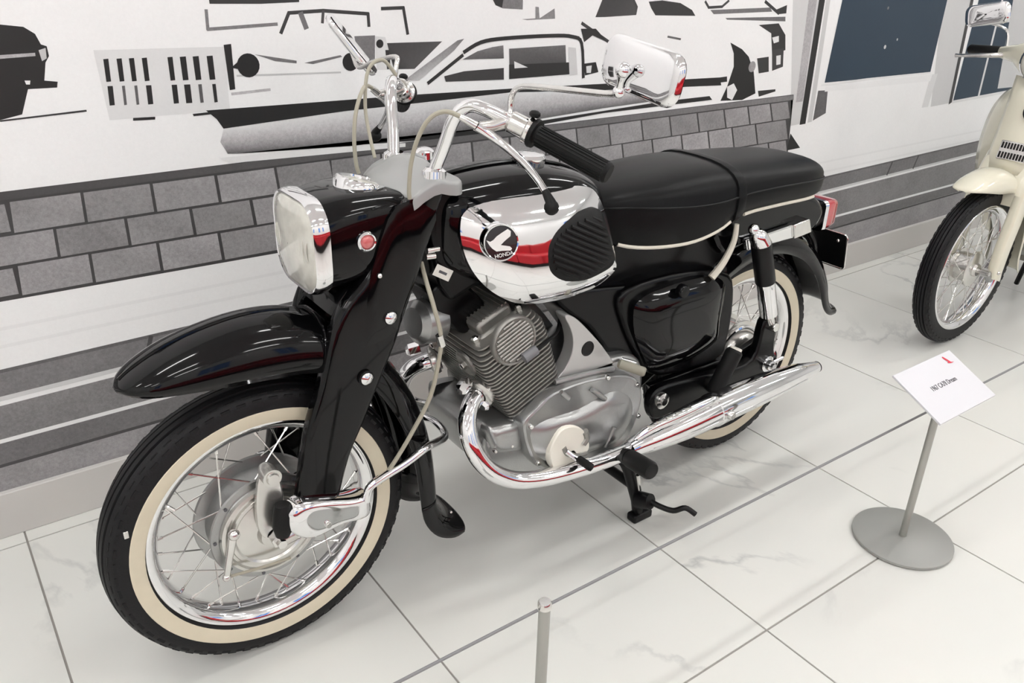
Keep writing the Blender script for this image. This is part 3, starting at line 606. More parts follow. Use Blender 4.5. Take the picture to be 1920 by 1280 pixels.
def bars_(F, sg_):
    hbo = part('handlebar', F(B().tube(hc, .0112, 14)), chrome)
    obj('switch_housing', F(B().tube([i0, i0+hd*.003, i0+hd*.028, i0+hd*.031, ig-hd*.004, ig], [.015, .018, .018, .0225, .0225, .021], 24)), chromeb, hbo)
    obj('lever_perch', F(B().tube([P(948, 226, -.177), P(922, 236, -.172), P(895, 238, -.168)], [.013, .010, .008], 12)), alup, hbo)
    obj('switch_lever', F(B().ball(P(1003, 214, -.215), .008, 10, (1, 1.6, .8))), rubber, hbo)
    gp = part('grip', F(B().tube([ig-gd*.004, ig, ig+gd*.001, ig+gd*.006, ig+gd*.007, ig+gd*.02, og-gd*.012, og-gd*.004, og], [.022, .0245, .0245, .0235, .0165, .0158, .0165, .0175, .015], 28)), rubber)
    rb_ = B(); e1 = gd.orthogonal().normalized(); e2 = gd.cross(e1)
    for k in range(20):
        o_ = (e1*math.cos(2*PI*k/20)+e2*math.sin(2*PI*k/20))*.0166
        rb_.tube([ig+gd*.012+o_, og-gd*.008+o_], .0014, 5)
    obj('grip_ribs', F(rb_), rubber, gp)
    lv = part('lever', F(B().tube(lev, [.0085-.0035*k/(len(lev)-1) for k in range(len(lev))], 12)), chrome)
    obj('lever_tip', F(B().tube([lev[-4], lev[-1], P(1034, 388, -.298)], [.006, .0085, .012], 12).ball(P(1034, 389, -.298), .0125, 14)), rubber, lv)
    obj('adjuster', F(B().tube([P(893, 236, -.168), P(876, 226, -.160), P(862, 219, -.153)], [.007, .0065, .005], 10)), chromeb, lv)
    part('cable', F(B().tube(cbl, .0038, 8)), cable)
both(bars_)
# loop cable of the far bar and throttle cable behind it
part('cable', B().tube(cat2([(.40, .155, 1.045), (.37, .15, 1.075), (.335, .14, 1.06), (.318, .125, 1.00), (.312, .10, .95), (.31, .08, .915)], 5), .0034, 8), cable)
def mirror_body(M_):
    rings = [[Vector((u, a*k, b_*k)) for a, b_ in rrect(.076, .036, .024, 5)] for u, k in ((.006, .90), (.007, .97), (.004, 1), (.0, .99), (-.004, .96), (-.0065, .88), (-.0085, .7), (-.010, .4), (-.0105, .05))]
    q = B().loft([[M_ @ p for p in r] for r in rings], cap=False); g_ = B().loft([[M_ @ (Vector((.0095, p.y*.98, p.z*.98))) for p in rings[1]], [M_ @ Vector((.0095, p.y*.02, p.z*.02)) for p in rings[1]]], cap=False)
    return q, g_
mc = PU(1202, 131, .45); Mm = Matrix.Translation(mc) @ Matrix.Rotation(.12, 4, 'X') @ Matrix.Rotation(.10, 4, 'Y')
q, g_ = mirror_body(Mm); mo = part('mirror', q, chrome); obj('mirror_glass', g_, chrome, mo)
jt = PU(1160, 172, .435)
stem = cat2([tuple(v) for v in (P(955, 226, -.182), PU(957, 205, .43), PU(959, 182, .43), PU(968, 167, .43), PU(990, 162, .43), PU(1060, 168, .432), PU(1140, 176, .435), jt)], 4)
obj('mirror_stem', B().tube(stem, .0048, 10), chromeb, mo)
obj('mirror_joint', B().ball(jt, .009, 12).tube([jt, jt.lerp(PU(1167, 133, .43), .5), PU(1168, 131, .425)], [.006, .005, .009], 10).ball(PU(1168, 131, .425), .011, 12), chrome, mo)
mc2 = PU(658, 86, .44); ly = Vector((.5, -.37, -.78)).normalized(); sy = Vector((.50, .86, -.02)); nx = ly.cross(sy).normalized(); sy = nx.cross(ly); M2 = Matrix.Translation(mc2) @ Matrix((nx, ly, sy)).transposed().to_4x4()
q, g_ = mirror_body(M2); mo2 = part('mirror', q, chrome); obj('mirror_glass', g_, chrome, mo2)
obj('mirror_stem', B().tube(cat2([(.412, .19, 1.02), (.42, .19, 1.055), (.43, .21, 1.07), (.43, .30, 1.05), (.43, .37, 1.03), (.435, mc2.y-.02, mc2.z-.02), tuple(mc2)], 5), .0048, 10), chromeb, mo2)
# frame spine
fr = UZs([(842, 358), (872, 372)], -.04)
frp = [(.345, .885), (.40, .885), (.44, .86), (.60, .80), (.76, .735), (1.10, .735), (1.20, .70), (1.22, .62), (1.14, .52), (1.10, .42), (1.02, .36), (.90, .30), (.83, .30), (.80, .40), (.76, .50), (.66, .60), (.56, .665), (.44, .68), (.385, .66), (.36, .70), (.34, .80)]
frame = part('frame', B().prism(frp, -.062, .062), frameb, bevel=.012, seg=3)
gus = cat2(UZs([(1040, 560), (1075, 545), (1160, 535), (1200, 540), (1205, 600), (1190, 690), (1160, 690), (1130, 650), (1100, 610), (1062, 585)], -.085), 3, True)
obj('frame_side', B().prism(gus, -.09, .09), frameb, frame, bevel=.01, seg=3)
obj('steering_head', B().lathe([(.034, 0), (.036, .02), (.036, .15), (.034, .17), (0, .17)], (.372, 0, .72), (-.28, 0, .96), 28), frameb, frame)
# id plate on the neck
ipc = P(830, 511, -.066); Mi = Matrix.Rotation(.0, 3, 'X') @ Matrix.Rotation(-.62, 3, 'Y').inverted()
ipl = obj('id_plate', B().box(ipc, (.040, .002, .022), Matrix.Rotation(.55, 3, 'Y')), chromeb, frame)
obj('plate_marks', B().box(ipc+Vector((0, -.0012, 0)), (.018, .001, .005), Matrix.Rotation(.55, 3, 'Y')), ink, ipl)
for a, b_ in (((800, 470), (822, 466)), ((798, 482), (815, 480))): obj('frame_clip', B().tube([P(*a, -.06), P(*b_, -.06)], .006, 10), chromeb, frame)
# horn
hc_ = P(802, 600, -.01); ho = part('horn', B().lathe([(0, -.036), (.030, -.036), (.036, -.030), (.044, -.024), (.045, .0), (.043, .022), (.036, .028), (0, .03)], hc_, (1, .12, -.12), 36), alu)
obj('horn_bracket', B().box(hc_+Vector((.03, .0, .04)), (.05, .02, .05)), blackm, ho, bevel=.003)
# tank
def tsec(u, hw, zt, zb, k=40):
    out = []; zc = zb+(zt-zb)*.52
    for i in range(k):
        a = 2*PI*i/k; c_, s_ = math.cos(a), math.sin(a); e = .62 if s_ > 0 else .5
        out.append(Vector((u, math.copysign(abs(c_)**.66, c_)*hw, zc+math.copysign(abs(s_)**e, s_)*((zt-zc) if s_ > 0 else (zc-zb)))))
    return out
ts = [(.352, .030, .845, .77), (.362, .060, .868, .735), (.385, .080, .882, .715), (.43, .092, .891, .69), (.51, .098, .895, .665), (.60, .099, .890, .655), (.68, .096, .872, .66), (.728, .084, .850, .675), (.748, .064, .830, .695), (.755, .040, .81, .715)]
tank = part('fuel_tank', B().loft([tsec(*s) for s in cat2(ts, 4)]), black)
obj('tank_seam', B().tube(cat2([(s[0], 0, s[2]+.002) for s in ts[2:8]], 4), .004, 8), black, tank)
obj('filler_cap', B().lathe([(.034, -.006), (.036, .006), (.032, .012), (.012, .016), (0, .016)], (.60, 0, .893), (.06, 0, 1), 32), chrome, tank)
TS, TZ = .17, .75                                        # flanks lean in towards the top
def UZt(px_, py_, w0, n=5):
    z = TZ
    for _ in range(n): u, z = UZ(px_, py_, w0+TS*(z-TZ))
    return (u, z)
def lean(bq, su=0, u0=0): bq.v = [(a, b_+TS*(c-TZ)+su*(a-u0), c) for a, b_, c in bq.v]; return bq
pxp = [(868, 425), (874, 402), (905, 378), (950, 365), (1000, 357), (1060, 351), (1102, 351), (1122, 362), (1138, 395), (1150, 440), (1160, 490), (1157, 510), (1130, 535), (1095, 552), (1060, 563), (1015, 571), (975, 571), (945, 560), (918, 542), (895, 517), (878, 485), (869, 450)]
pout = cat2([UZt(a, b_, -.108) for a, b_ in pxp], 3, True); pcn = UZt(1010, 465, -.134)
pdp = [(1016, 470), (1027, 441), (1048, 419), (1080, 401), (1111, 392), (1127, 394), (1136, 409), (1148, 450), (1156, 482), (1152, 499), (1132, 513), (1100, 527), (1065, 529), (1038, 522), (1021, 505)]
po2 = cat2([UZt(a, b_, -.132) for a, b_ in pdp], 3, True); pc2 = UZt(1090, 466, -.145)
em = UZt(940, 455, -.136)
for F, sg_ in (((lambda q: q), -1), (flip, 1)):
    tp = obj('tank_panel', F(lean(B().pillow(pout, -.100, -.136, .012, 12, 2.8, pcn))), chrome, tank)
    kp = obj('knee_pad', F(lean(B().pillow(po2, -.126, -.145, .03, 8, 5, pc2))), rubber, tank)
    # moulded diagonal ribs clipped to the pad outline
    inn = shrink(po2, .80); du, dz = UZ(1100, 500, -.146)[0]-UZ(1020, 470, -.146)[0], UZ(1100, 500, -.146)[1]-UZ(1020, 470, -.146)[1]
    dl = math.hypot(du, dz); du, dz = du/dl, dz/dl; nu, nz = -dz, du
    for k in range(-9, 10):
        ou, oz = pc2[0]+nu*k*.0105, pc2[1]+nz*k*.0105; hit = []
        for (a, b_), (c, d) in zip(inn, inn[1:]+inn[:1]):
            s1 = (a-ou)*nu+(b_-oz)*nz; s2_ = (c-ou)*nu+(d-oz)*nz
            if (s1 < 0) != (s2_ < 0):
                t_ = s1/(s1-s2_); hit.append(((a+(c-a)*t_-ou)*du+(b_+(d-b_)*t_-oz)*dz))
        if len(hit) < 2 or max(hit)-min(hit) < .012: continue
        h0, h1 = min(hit), max(hit); m_ = (h0+h1)/2
        pts_ = []
        for tt in [h0+(h1-h0)*j/6 for j in range(7)]:
            pu, pz = ou+du*tt, oz+dz*tt
            # dome height at that spot
            best = 0
            for (a, b_) in po2[::2]:
                va, vb = a-pc2[0], b_-pc2[1]; l2 = math.hypot(va, vb); pr_ = ((pu-pc2[0])*va+(pz-pc2[1])*vb)/l2/l2
                best = max(best, pr_)
            pts_.append((pu, -.126-.019*(1-best**5)-.0016, pz))
        obj('rib', F(lean(B().tube(pts_, .0036, 6))), rubber, kp)
    LE = lambda q: lean(q, -.2, em[0])
    eb = obj('emblem', F(LE(B().lathe([(.0345, -.120), (.0345, -.1345), (.033, -.1370), (.031, -.1360)], (em[0], 0, em[1]), n=40))), chrome, tank)
    obj('emblem_face', F(LE(B().lathe([(.0318, -.1335), (.030, -.1357), (.015, -.1362), (0, -.1363)], (em[0], 0, em[1]), n=40))), mat('emblem_black', (.006, .006, .008), .25, coat=.6), eb)
    c7 = lambda x_, y_: UZ(840+x_/4.8, 340+y_/4.8, -.1370)
    wg = [c7(*p_) for p_ in ((562, 440), (582, 455), (575, 498), (525, 545), (492, 582), (565, 588), (578, 605), (565, 622), (500, 630), (455, 640), (425, 618), (405, 592), (385, 550), (415, 562), (440, 545), (470, 510), (510, 478))]
    obj('wing_logo', F(LE(B().prism(wg, -.1360, -.1373))), white, eb)
    lo_ = c7(512, 664); tq = text('emblem_letters', 'HONDA', .0098, white, eb, Matrix.Translation((lo_[0], -.1366, lo_[1])) @ Matrix.Rotation(PI/2, 4, 'X') @ Matrix.Rotation(.10, 4, 'Z'))
    for v in tq.data.vertices:
        v.co.y += TS*(v.co.z-TZ)-.2*(v.co.x-em[0])
        if sg_ > 0: v.co.y = -v.co.y; v.co.x = 2*lo_[0]-v.co.x
# seat
SST = [(.716, .045, .762, .790, .806), (.735, .080, .728, .795, .818), (.775, .108, .708, .797, .830), (.85, .128, .696, .790, .840), (.95, .137, .691, .780, .846), (1.03, .139, .703, .778, .846), (1.08, .138, .722, .781, .842), (1.13, .137, .733, .784, .838), (1.25, .134, .733, .782, .830), (1.36, .127, .729, .776, .820), (1.42, .113, .731, .772, .811), (1.452, .090, .738, .768, .800), (1.468, .055, .748, .764, .786)]
def ssec(s, g_=0):
    u, hw, zb, zs, zt = s; hw += g_; out = []
    out += [Vector((u, hw*.90, zb-g_)), Vector((u, hw*.965, zb+.006)), Vector((u, hw*.992, (zb+zs)/2)), Vector((u, hw, zs-.004))]
    for k in range(0, 15):
        a = PI*k/14; c_ = math.cos(a); out.append(Vector((u, math.copysign(abs(c_)**.72, c_)*hw*.985, zs+(zt+g_-zs)*math.sin(a)**.8)))
    out += [Vector((v.x, -v.y, v.z)) for v in reversed(out[:4])]
    return out
sst = cat2(SST, 4)
seat = part('seat', B().loft([ssec(s) for s in sst]), vinyl, ang=50)
def sat(u):
    for a, b_ in zip(sst[:-1], sst[1:]):
        if a[0] <= u <= b_[0]: t_ = (u-a[0])/(b_[0]-a[0]); return tuple(x+(y-x)*t_ for x, y in zip(a, b_))
    return sst[-1]
obj('seat_strap', B().loft([ssec(sat(u), g_) for u, g_ in ((1.078, -.002), (1.080, .004), (1.093, .006), (1.106, .004), (1.108, -.002))]), vinyl, seat, ang=50)
for sg_ in (-1, 1):
    obj('seat_piping', B().tube([(s[0], sg_*(s[1]+.0005), s[3]-.002) for s in sst[3:-3]], .0024, 6), vinyl, seat)
    obj('seat_trim', B().tube([(u, sg_*(sat(u)[1]*.955), sat(u)[2]+.006) for u in [.765+.305*k/14 for k in range(15)]], .0045, 8), piping, seat)
    obj('seat_trim', B().tube([(u, sg_*(sat(u)[1]*.955), sat(u)[2]+.002) for u in [1.115+.27*k/14 for k in range(15)]], .0045, 8), piping, seat)
    dr = cat2([(1.10, sg_*.128, .712), (1.098, sg_*.128, .67), (1.075, sg_*.126, .625), (1.045, sg_*.122, .592)], 5)
    obj('seat_rail', B().tube(dr, [.0055+.004*k/len(dr) for k in range(len(dr))], 8), piping, seat)
# battery box and glossy side cover
sp_x = [(1191, 580), (1203, 563), (1221, 551), (1250, 540), (1280, 530), (1332, 519), (1357, 527), (1362, 550), (1353, 605), (1346, 640), (1303, 671), (1266, 687), (1226, 695), (1207, 667), (1192, 626)]
so = cat2(UZs(sp_x, -.118), 3, True)
box_ = shrink(cat2(UZs([(1160, 560), (1200, 530), (1290, 508), (1365, 512), (1375, 560), (1362, 640), (1340, 675), (1235, 705), (1195, 670), (1168, 610)], -.10), 3, True), 1.0)
bxo = part('side_box', B().prism(box_, -.104, .104), frameb, bevel=.01, seg=3)
kb = UZ(1281, 546, -.14)
for F, sg_ in (((lambda q: q), -1), (flip, 1)):
    sc_o = part('side_cover', F(B().pillow(so, -.114, -.138, .016, 10, 4.5)), black)
    obj('cover_knob', F(B().lathe([(.015, -.130), (.0155, -.143), (.013, -.147), (0, -.1475)], (kb[0], 0, kb[1]), n=24)), frameb, sc_o)
# rear fender and tail
rs = []
for a in (158, 140, 120, 100, 80, 60, 42, 28):
    a_ = math.radians(a); R_ = .362; rs.append((RU+R_*math.cos(a_), AZ+R_*math.sin(a_), math.cos(a_), math.sin(a_), .080, .066))
rs += [(1.632, .413, .97, .25, .079, .062), (1.642, .386, .92, .38, .078, .053), (1.656, .365, .75, .65, .075, .038), (1.676, .354, .5, .85, .07, .022)]
part('fender', fender(rs), black, solid=.003)
tailb = cat2([(1.08, .72), (1.25, .725), (1.40, .722), (1.47, .70), (1.50, .66), (1.46, .615), (1.36, .625), (1.22, .63), (1.12, .62)], 4, True)
part('tail_frame', B().prism(tailb, -.082, .082), black, bevel=.014, seg=3)
chx = UZs([(1398, 449), (1440, 436), (1482, 422), (1516, 411), (1519, 434), (1487, 446), (1445, 457), (1400, 470)], -.095)
for F, sg_ in (((lambda q: q), -1), (flip, 1)):
    tr_ = part('tail_trim', F(B().prism(chx, -.098, -.082)), chrome, bevel=.004)
    ec = UZs([(1487, 421), (1517, 410), (1520, 435), (1488, 447)], -.1); obj('trim_cap', F(B().prism(ec, -.104, -.080)), chromeb, tr_, bevel=.003)
tu = 1.60
hbk = [Vector((1.455, a, .648+b_)) for a, b_ in rrect(.045, .034, .014, 4)]; hb2 = [Vector((1.530, a, .642+b_)) for a, b_ in rrect(.052, .038, .014, 4)]
tail = part('tail_light', B().loft([hbk, hb2]), blackm)
def tr2(u, k, dz=0): return [Vector((u, a*k, .640+dz+b_*k)) for a, b_ in rrect(.066, .040, .014, 4)]
obj('lens_bezel', B().loft([tr2(-.045+1.572, 1.02), tr2(-.045+1.584, 1.04), tr2(-.045+1.586, .96)]), chrome, tail)
obj('tail_lens', B().loft([tr2(-.045+1.584, .98), tr2(-.045+1.61, .96), tr2(-.045+1.636, .88), tr2(-.045+1.646, .78), tr2(-.045+1.648, .4)]), red, tail)
part('plate_bracket', B().tube(cat2([(1.49, -.02, .66), (1.53, -.02, .60), (1.58, -.015, .55), (1.62, 0, .49)], 4), .009, 8).tube(cat2([(1.49, .02, .66), (1.53, .02, .60), (1.58, .015, .55), (1.62, 0, .49)], 4), .009, 8), blackm)
Mpl = Matrix.Translation((1.632, 0, .528)) @ Matrix.Rotation(-.14, 4, 'Y')
q = B().loft([[Mpl @ Vector((u, a, b_)) for a, b_ in rrect(.085, .050, .01, 3)] for u in (-.002, .002)]); npl = part('number_plate', q, blackm)
q = B().tube([Mpl @ Vector((-.001, a, b_)) for a, b_ in rrect(.085, .050, .01, 3)]+[Mpl @ Vector((-.001, .085, .04))], .0028, 6); obj('plate_rim', q, chromeb, npl)
for a in (-.06, .06): obj('plate_bolt', B().ball(Mpl @ Vector((-.004, a, .03)), .005, 10), chromeb, npl)
# rear shocks, swing arm, hub, chain, passenger pegs
st0, st1, st2, st3 = P(1422, 440, -.135), P(1427, 455, -.135), P(1435, 527, -.135), P(1441, 590, -.135)
for F, sg_ in (((lambda q: q), -1), (flip, 1)):
    sh = part('shock_absorber', F(B().tube([st1, st1.lerp(st2, .02), st2], [.021, .0245, .0245], 24)), blackm)
    obj('shock_cap', F(B().tube([P(1416, 433, -.135), P(1418, 437, -.135), P(1421, 443, -.135), st1, st1.lerp(st2, .02)], [.006, .016, .021, .0235, .0238], 24).ball(P(1413, 430, -.145), .013, 14)), chrome, sh)
    obj('shock_body', F(B().tube([st2.lerp(st3, -.05), st3.lerp(st2, .03), st3], [.0225, .0225, .017], 24)), chrome, sh)
    obj('shock_eye', F(B().tube([st3, P(1447, 612, -.135)], [.012, .011], 12).lathe([(0, -.152), (.011, -.152), (.013, -.146), (.013, -.12), (0, -.12)], (P(1449, 611, -.14).x, 0, P(1449, 611, -.14).z), n=16)), chromeb, sh)
    sa = part('swing_arm', F(B().prism(cat2([(.88, .335), (.93, .352), (1.10, .335), (1.23, .335), (1.255, .43), (1.285, .445), (1.305, .42), (1.315, .34), (1.335, .31), (1.33, .275), (1.20, .270), (1.05, .27), (.92, .265), (.885, .285)], 4, True), -.135, -.108)), frameb, bevel=.006)
    pv = P(1241, 751, -.14)
    obj('pivot_bolt', F(B().lathe([(0, -.150), (.009, -.150), (.010, -.146), (.020, -.144), (.021, -.134), (0, -.134)], (pv.x, 0, pv.z), n=12)), chromeb, sa)
    obj('axle_nut', F(B().lathe([(0, -.160), (.008, -.160), (.009, -.152), (.014, -.152), (.015, -.142), (.022, -.140), (.022, -.134), (0, -.134)], (1.29, 0, .308), n=14)), chrome, sa)
    obj('axle_adjuster', F(B().tube([(1.30, -.142, .308), (1.345, -.142, .312)], .0045, 8)), chromeb, sa)
    pg = part('passenger_peg', F(B().tube([P(1379, 655, -.165), P(1377, 659, -.165), P(1340, 732, -.165), P(1338, 736, -.165)], [.016, .0205, .0205, .017], 18)), rubber)
    obj('peg_end', F(B().tube([P(1380, 652, -.165), P(1378, 657, -.165)], [.0155, .0155], 18)), creamw, pg)
    obj('peg_bracket', F(B().tube([P(1340, 728, -.16), P(1350, 742, -.14), P(1330, 745, -.12)], .009, 10)), frameb, pg)
rh = part('hub', B().lathe([(0, -.075), (.022, -.075), (.026, -.068), (.045, -.066), (.066, -.058), (.074, -.046), (.078, -.036), (.097, -.034), (.097, -.028), (.086, -.026), (.083, 0), (.086, .026), (.097, .028), (.097, .034), (.08, .05), (.03, .07), (0, .07)], (RU, 0, AZ), n=64), alup)
obj('hub_ring', B().lathe([(.079, -.039), (.082, -.043), (.086, -.041), (.086, -.036)], (RU, 0, AZ), n=64), chrome, rh)
ch = B()
for k in range(34):
    u = .93+.34*k/33; ch.box((u, -.098, .302-.004*(k/33)), (.0095, .010 if k % 2 else .006, .011))
o = part('chain', ch, mat('chain_steel', (.35, .31, .22), .4, .8), smooth=False); o['kind'] = 'stuff'
part('chain_guard', B().prism([(.90, .345), (1.20, .345), (1.32, .375), (1.34, .35), (1.22, .318), (.92, .318)], -.105, -.085), frameb, bevel=.004)
# engine: crankcase, covers
ccs = cat2([(.435, .375), (.47, .392), (.57, .408), (.66, .455), (.78, .462), (.845, .435), (.865, .36), (.845, .26), (.78, .215), (.60, .205), (.50, .225), (.445, .28), (.425, .34)], 4, True)
cc = part('crankcase', B().prism(ccs, -.118, .118), alu, bevel=.012, seg=3)
cvx = [(983, 792), (1010, 763), (1038, 737), (1101, 713), (1163, 703), (1193, 709), (1205, 733), (1203, 757), (1193, 792), (1179, 822), (1157, 841), (1084, 869), (1042, 884), (1006, 874), (989, 842), (982, 815)]
cvo = cat2(UZs(cvx, -.148), 3, True); cvm = shrink(cvo, .80)
inr = cat2(UZs([(1000, 812), (1030, 790), (1090, 770), (1140, 742), (1163, 736), (1185, 745), (1193, 765), (1188, 795), (1170, 825), (1150, 838), (1080, 862), (1045, 872), (1015, 862), (1002, 840)], -.156), 3, True)
skx = cat2(UZs([(920, 812), (935, 801), (969, 793), (985, 795), (985, 840), (973, 850), (937, 854), (921, 842)], -.128), 3, True)
for F, sg_ in (((lambda q: q), -1), (flip, 1)):
    ec_ = obj('engine_cover', F(B().loft([[(a, w, b_) for a, b_ in shrink(cvo, k)] for w, k in ((-.110, 1.0), (-.140, 1.0), (-.146, .985), (-.148, .955), (-.146, .93), (-.146, .02))], cap=False)), alu, cc)
    obj('cover_dome', F(B().pillow(inr, -.145, -.162, .006, 8, 5)), alu, ec_)
    for q0, q1 in (((1110, 730), (1135, 748)), ((1052, 735), (1066, 747))): obj('cover_boss', F(B().tube([P(*q0, -.152), P(*q1, -.155)], .0055, 10)), alu, ec_)
    obj('cover_ridge', F(B().tube([P(1152, 800, -.163), P(1135, 838, -.161)], [.0055, .003], 10)), alu, ec_)
    for q0 in ((1195, 722), (1197, 780), (1010, 868), (996, 800), (1140, 708)): z_ = P(*q0, -.15); obj('cover_screw', F(B().lathe([(0, -.153), (.0045, -.153), (.0058, -.150), (.006, -.145)], (z_.x, 0, z_.z), n=14)), chromeb, ec_)
    lid = obj('starter_cover', F(B().pillow(skx, -.112, -.132, .02, 7, 6)), alu, cc)
    for q0 in ((929, 846), (960, 836)): z_ = P(*q0, -.131); obj('cover_screw', F(B().lathe([(0, -.134), (.003, -.134), (.0042, -.131), (.0042, -.126)], (z_.x, 0, z_.z), n=12)), chromeb, lid)
    kc = cat2(UZs([(1032, 836), (1048, 806), (1071, 797), (1092, 805), (1103, 830), (1098, 845), (1080, 848), (1073, 842), (1062, 848), (1068, 858), (1088, 856), (1088, 868), (1061, 882), (1038, 880), (1029, 858)], -.164), 3, True)
    obj('sprocket_cap', F(B().loft([[(a, w, b_) for a, b_ in shrink(kc, k)] for w, k in ((-.15, 1), (-.166, 1), (-.169, .96), (-.169, .5))])), creamw, ec_)
for F, sg_ in (((lambda q: q), -1), (flip, 1)):
    obj('cap_slot', F(B().tube(cat2([tuple(P(a, b_, -.1665)) for a, b_ in ((1096, 808), (1099, 820), (1092, 832))], 4), .0085, 8).tube(cat2([tuple(P(a, b_, -.1665)) for a, b_ in ((1056, 838), (1062, 849), (1078, 853), (1098, 848))], 4), .0068, 8)), finm, cc)
# light side plate with round hole behind the cylinder
spx = cat2(UZs([(1056, 592), (1068, 590), (1085, 602), (1110, 628), (1132, 655), (1146, 684), (1100, 697), (1043, 711), (1056, 690), (1068, 665), (1072, 640), (1067, 615)], -.112), 3, True)
hl = UZ(1103, 654, -.12)
for F, sg_ in (((lambda q: q), -1), (flip, 1)):
    pl_ = obj('side_plate', F(B().prism(spx, -.118, -.085)), silver, cc, bevel=.006, seg=3)
    obj('plate_hole', F(B().lathe([(0, -.1185), (.013, -.1185), (.014, -.1195), (.0165, -.1195), (.0175, -.117)], (hl[0], 0, hl[1]), n=28)), dark, pl_)
    obj('plate_lip', F(B().tube([P(1040, 716, -.125), P(1090, 703, -.128), P(1150, 690, -.128)], .006, 8)), alu, pl_)
# finned cylinders and head, leaning forward
CB = Vector((.570, 0, .388)); th = math.radians(24); ca = Vector((-math.sin(th), 0, math.cos(th))); cd = Vector((math.cos(th), 0, math.sin(th)))
MR = Matrix((cd, Vector((0, 1, 0)), ca)).transposed()
def cyl(d, w, t): return CB+cd*d+Vector((0, w, 0))+ca*t
cyb = B(); cyb.box(cyl(0, 0, .07), (.098, .190, .16), MR); cy = part('cylinder_block', cyb, finm, bevel=.012, seg=3)
finb = {}
def fin(par, t, hd_, hw, th_=.0032, off=0):
    k = (round(hd_, 4), round(hw, 4), th_)
    if k not in finb:
        r1 = [Vector((a, b_, 0)) for a, b_ in rrect(hd_, hw, .016, 3)]
        finb[k] = mesh('fin', B().loft([[MR @ (v+Vector((0, 0, s))) for v in r1] for s in (-th_/2, th_/2)]), finm, True)
    o = obj('fin', finb[k], finm, par); o.location = cyl(off, 0, t)
for k in range(11): fin(cy, .046+.0098*k, .070+.0011*k, .122, .0036)
hdk = part('cylinder_head', B().box(cyl(0, 0, .19), (.105, .195, .095), MR), finm, bevel=.014, seg=3)
for k in range(9): fin(hdk, .1535+.0098*k, .082-.0030*max(0, k-5)*1.3, .124-.0035*max(0, k-6), .0036)
tp_ = part('rocker_cover', B().box(cyl(.0, 0, .246), (.085, .17, .03), MR), finm, bevel=.008)
for k in range(9): obj('cover_fin', B().box(cyl(-.036+.009*k, 0, .260), (.0035, .16, .008), MR), finm, tp_)
hcx = UZ(966, 640, -.130)
for F, sg_ in (((lambda q: q), -1), (flip, 1)):
    rc = obj('cam_cover', F(B().lathe([(.052, -.118), (.052, -.128), (.049, -.132), (.046, -.130), (.046, -.128), (0, -.128)], (hcx[0], 0, hcx[1]), n=40)), finm, hdk)
    for k in range(-5, 6):
        hl_ = math.sqrt(max(0, .043**2-(k*.0082)**2)); c0 = Vector((hcx[0], -.130, hcx[1]))+ca*(k*.0082)
        if hl_ > .01: obj('cover_fin', F(B().tube([c0-cd*hl_, c0+cd*hl_], .0026, 6)), finm, rc)
    obj('plug_cap', F(B().tube([P(982, 672, -.140), P(1006, 655, -.142)], [.011, .010], 12)), mat('grey_plastic', (.16, .16, .17), .5), hdk)
    obj('plug_lead', F(B().tube(cat2([tuple(v) for v in (P(1002, 660, -.142), P(1025, 640, -.13), P(1045, 622, -.10), P(1050, 590, -.06))], 4), .0038, 8)), rubber, hdk)
    for d_, t_ in ((-.055, .235), (.055, .235)): obj('head_nut', F(B().lathe([(.0085, 0), (.0085, .010), (.005, .013), (0, .013)], cyl(d_, -.085, t_-.002), ca, 6)), chromeb, hdk, ang=20)
    tb_ = obj('tappet_cover', F(B().lathe([(.030, 0), (.030, .006), (.024, .010), (.020, .008), (0, .008)], cyl(-.080, -.058, .183), -cd, 28)), finm, hdk)
    obj('tappet_bolt', F(B().lathe([(.009, .006), (.009, .016), (.006, .018), (0, .018)], cyl(-.080, -.058, .183), -cd, 6)), chromeb, tb_, ang=20)
    obj('cylinder_stud', F(B().tube([cyl(-.05, -.095, .035), cyl(-.05, -.095, .065)], .008, 10)), blackm, cy)
part('engine_hanger', B().prism(cat2(UZs([(800, 545), (850, 520), (900, 560), (910, 590), (870, 622), (830, 600)], -.03), 3, True), -.045, .045), frameb, bevel=.006)
part('carburettor', B().tube([cyl(.085, 0, .19), cyl(.12, 0, .20), cyl(.17, 0, .22)], [.03, .026, .028], 18), alu)
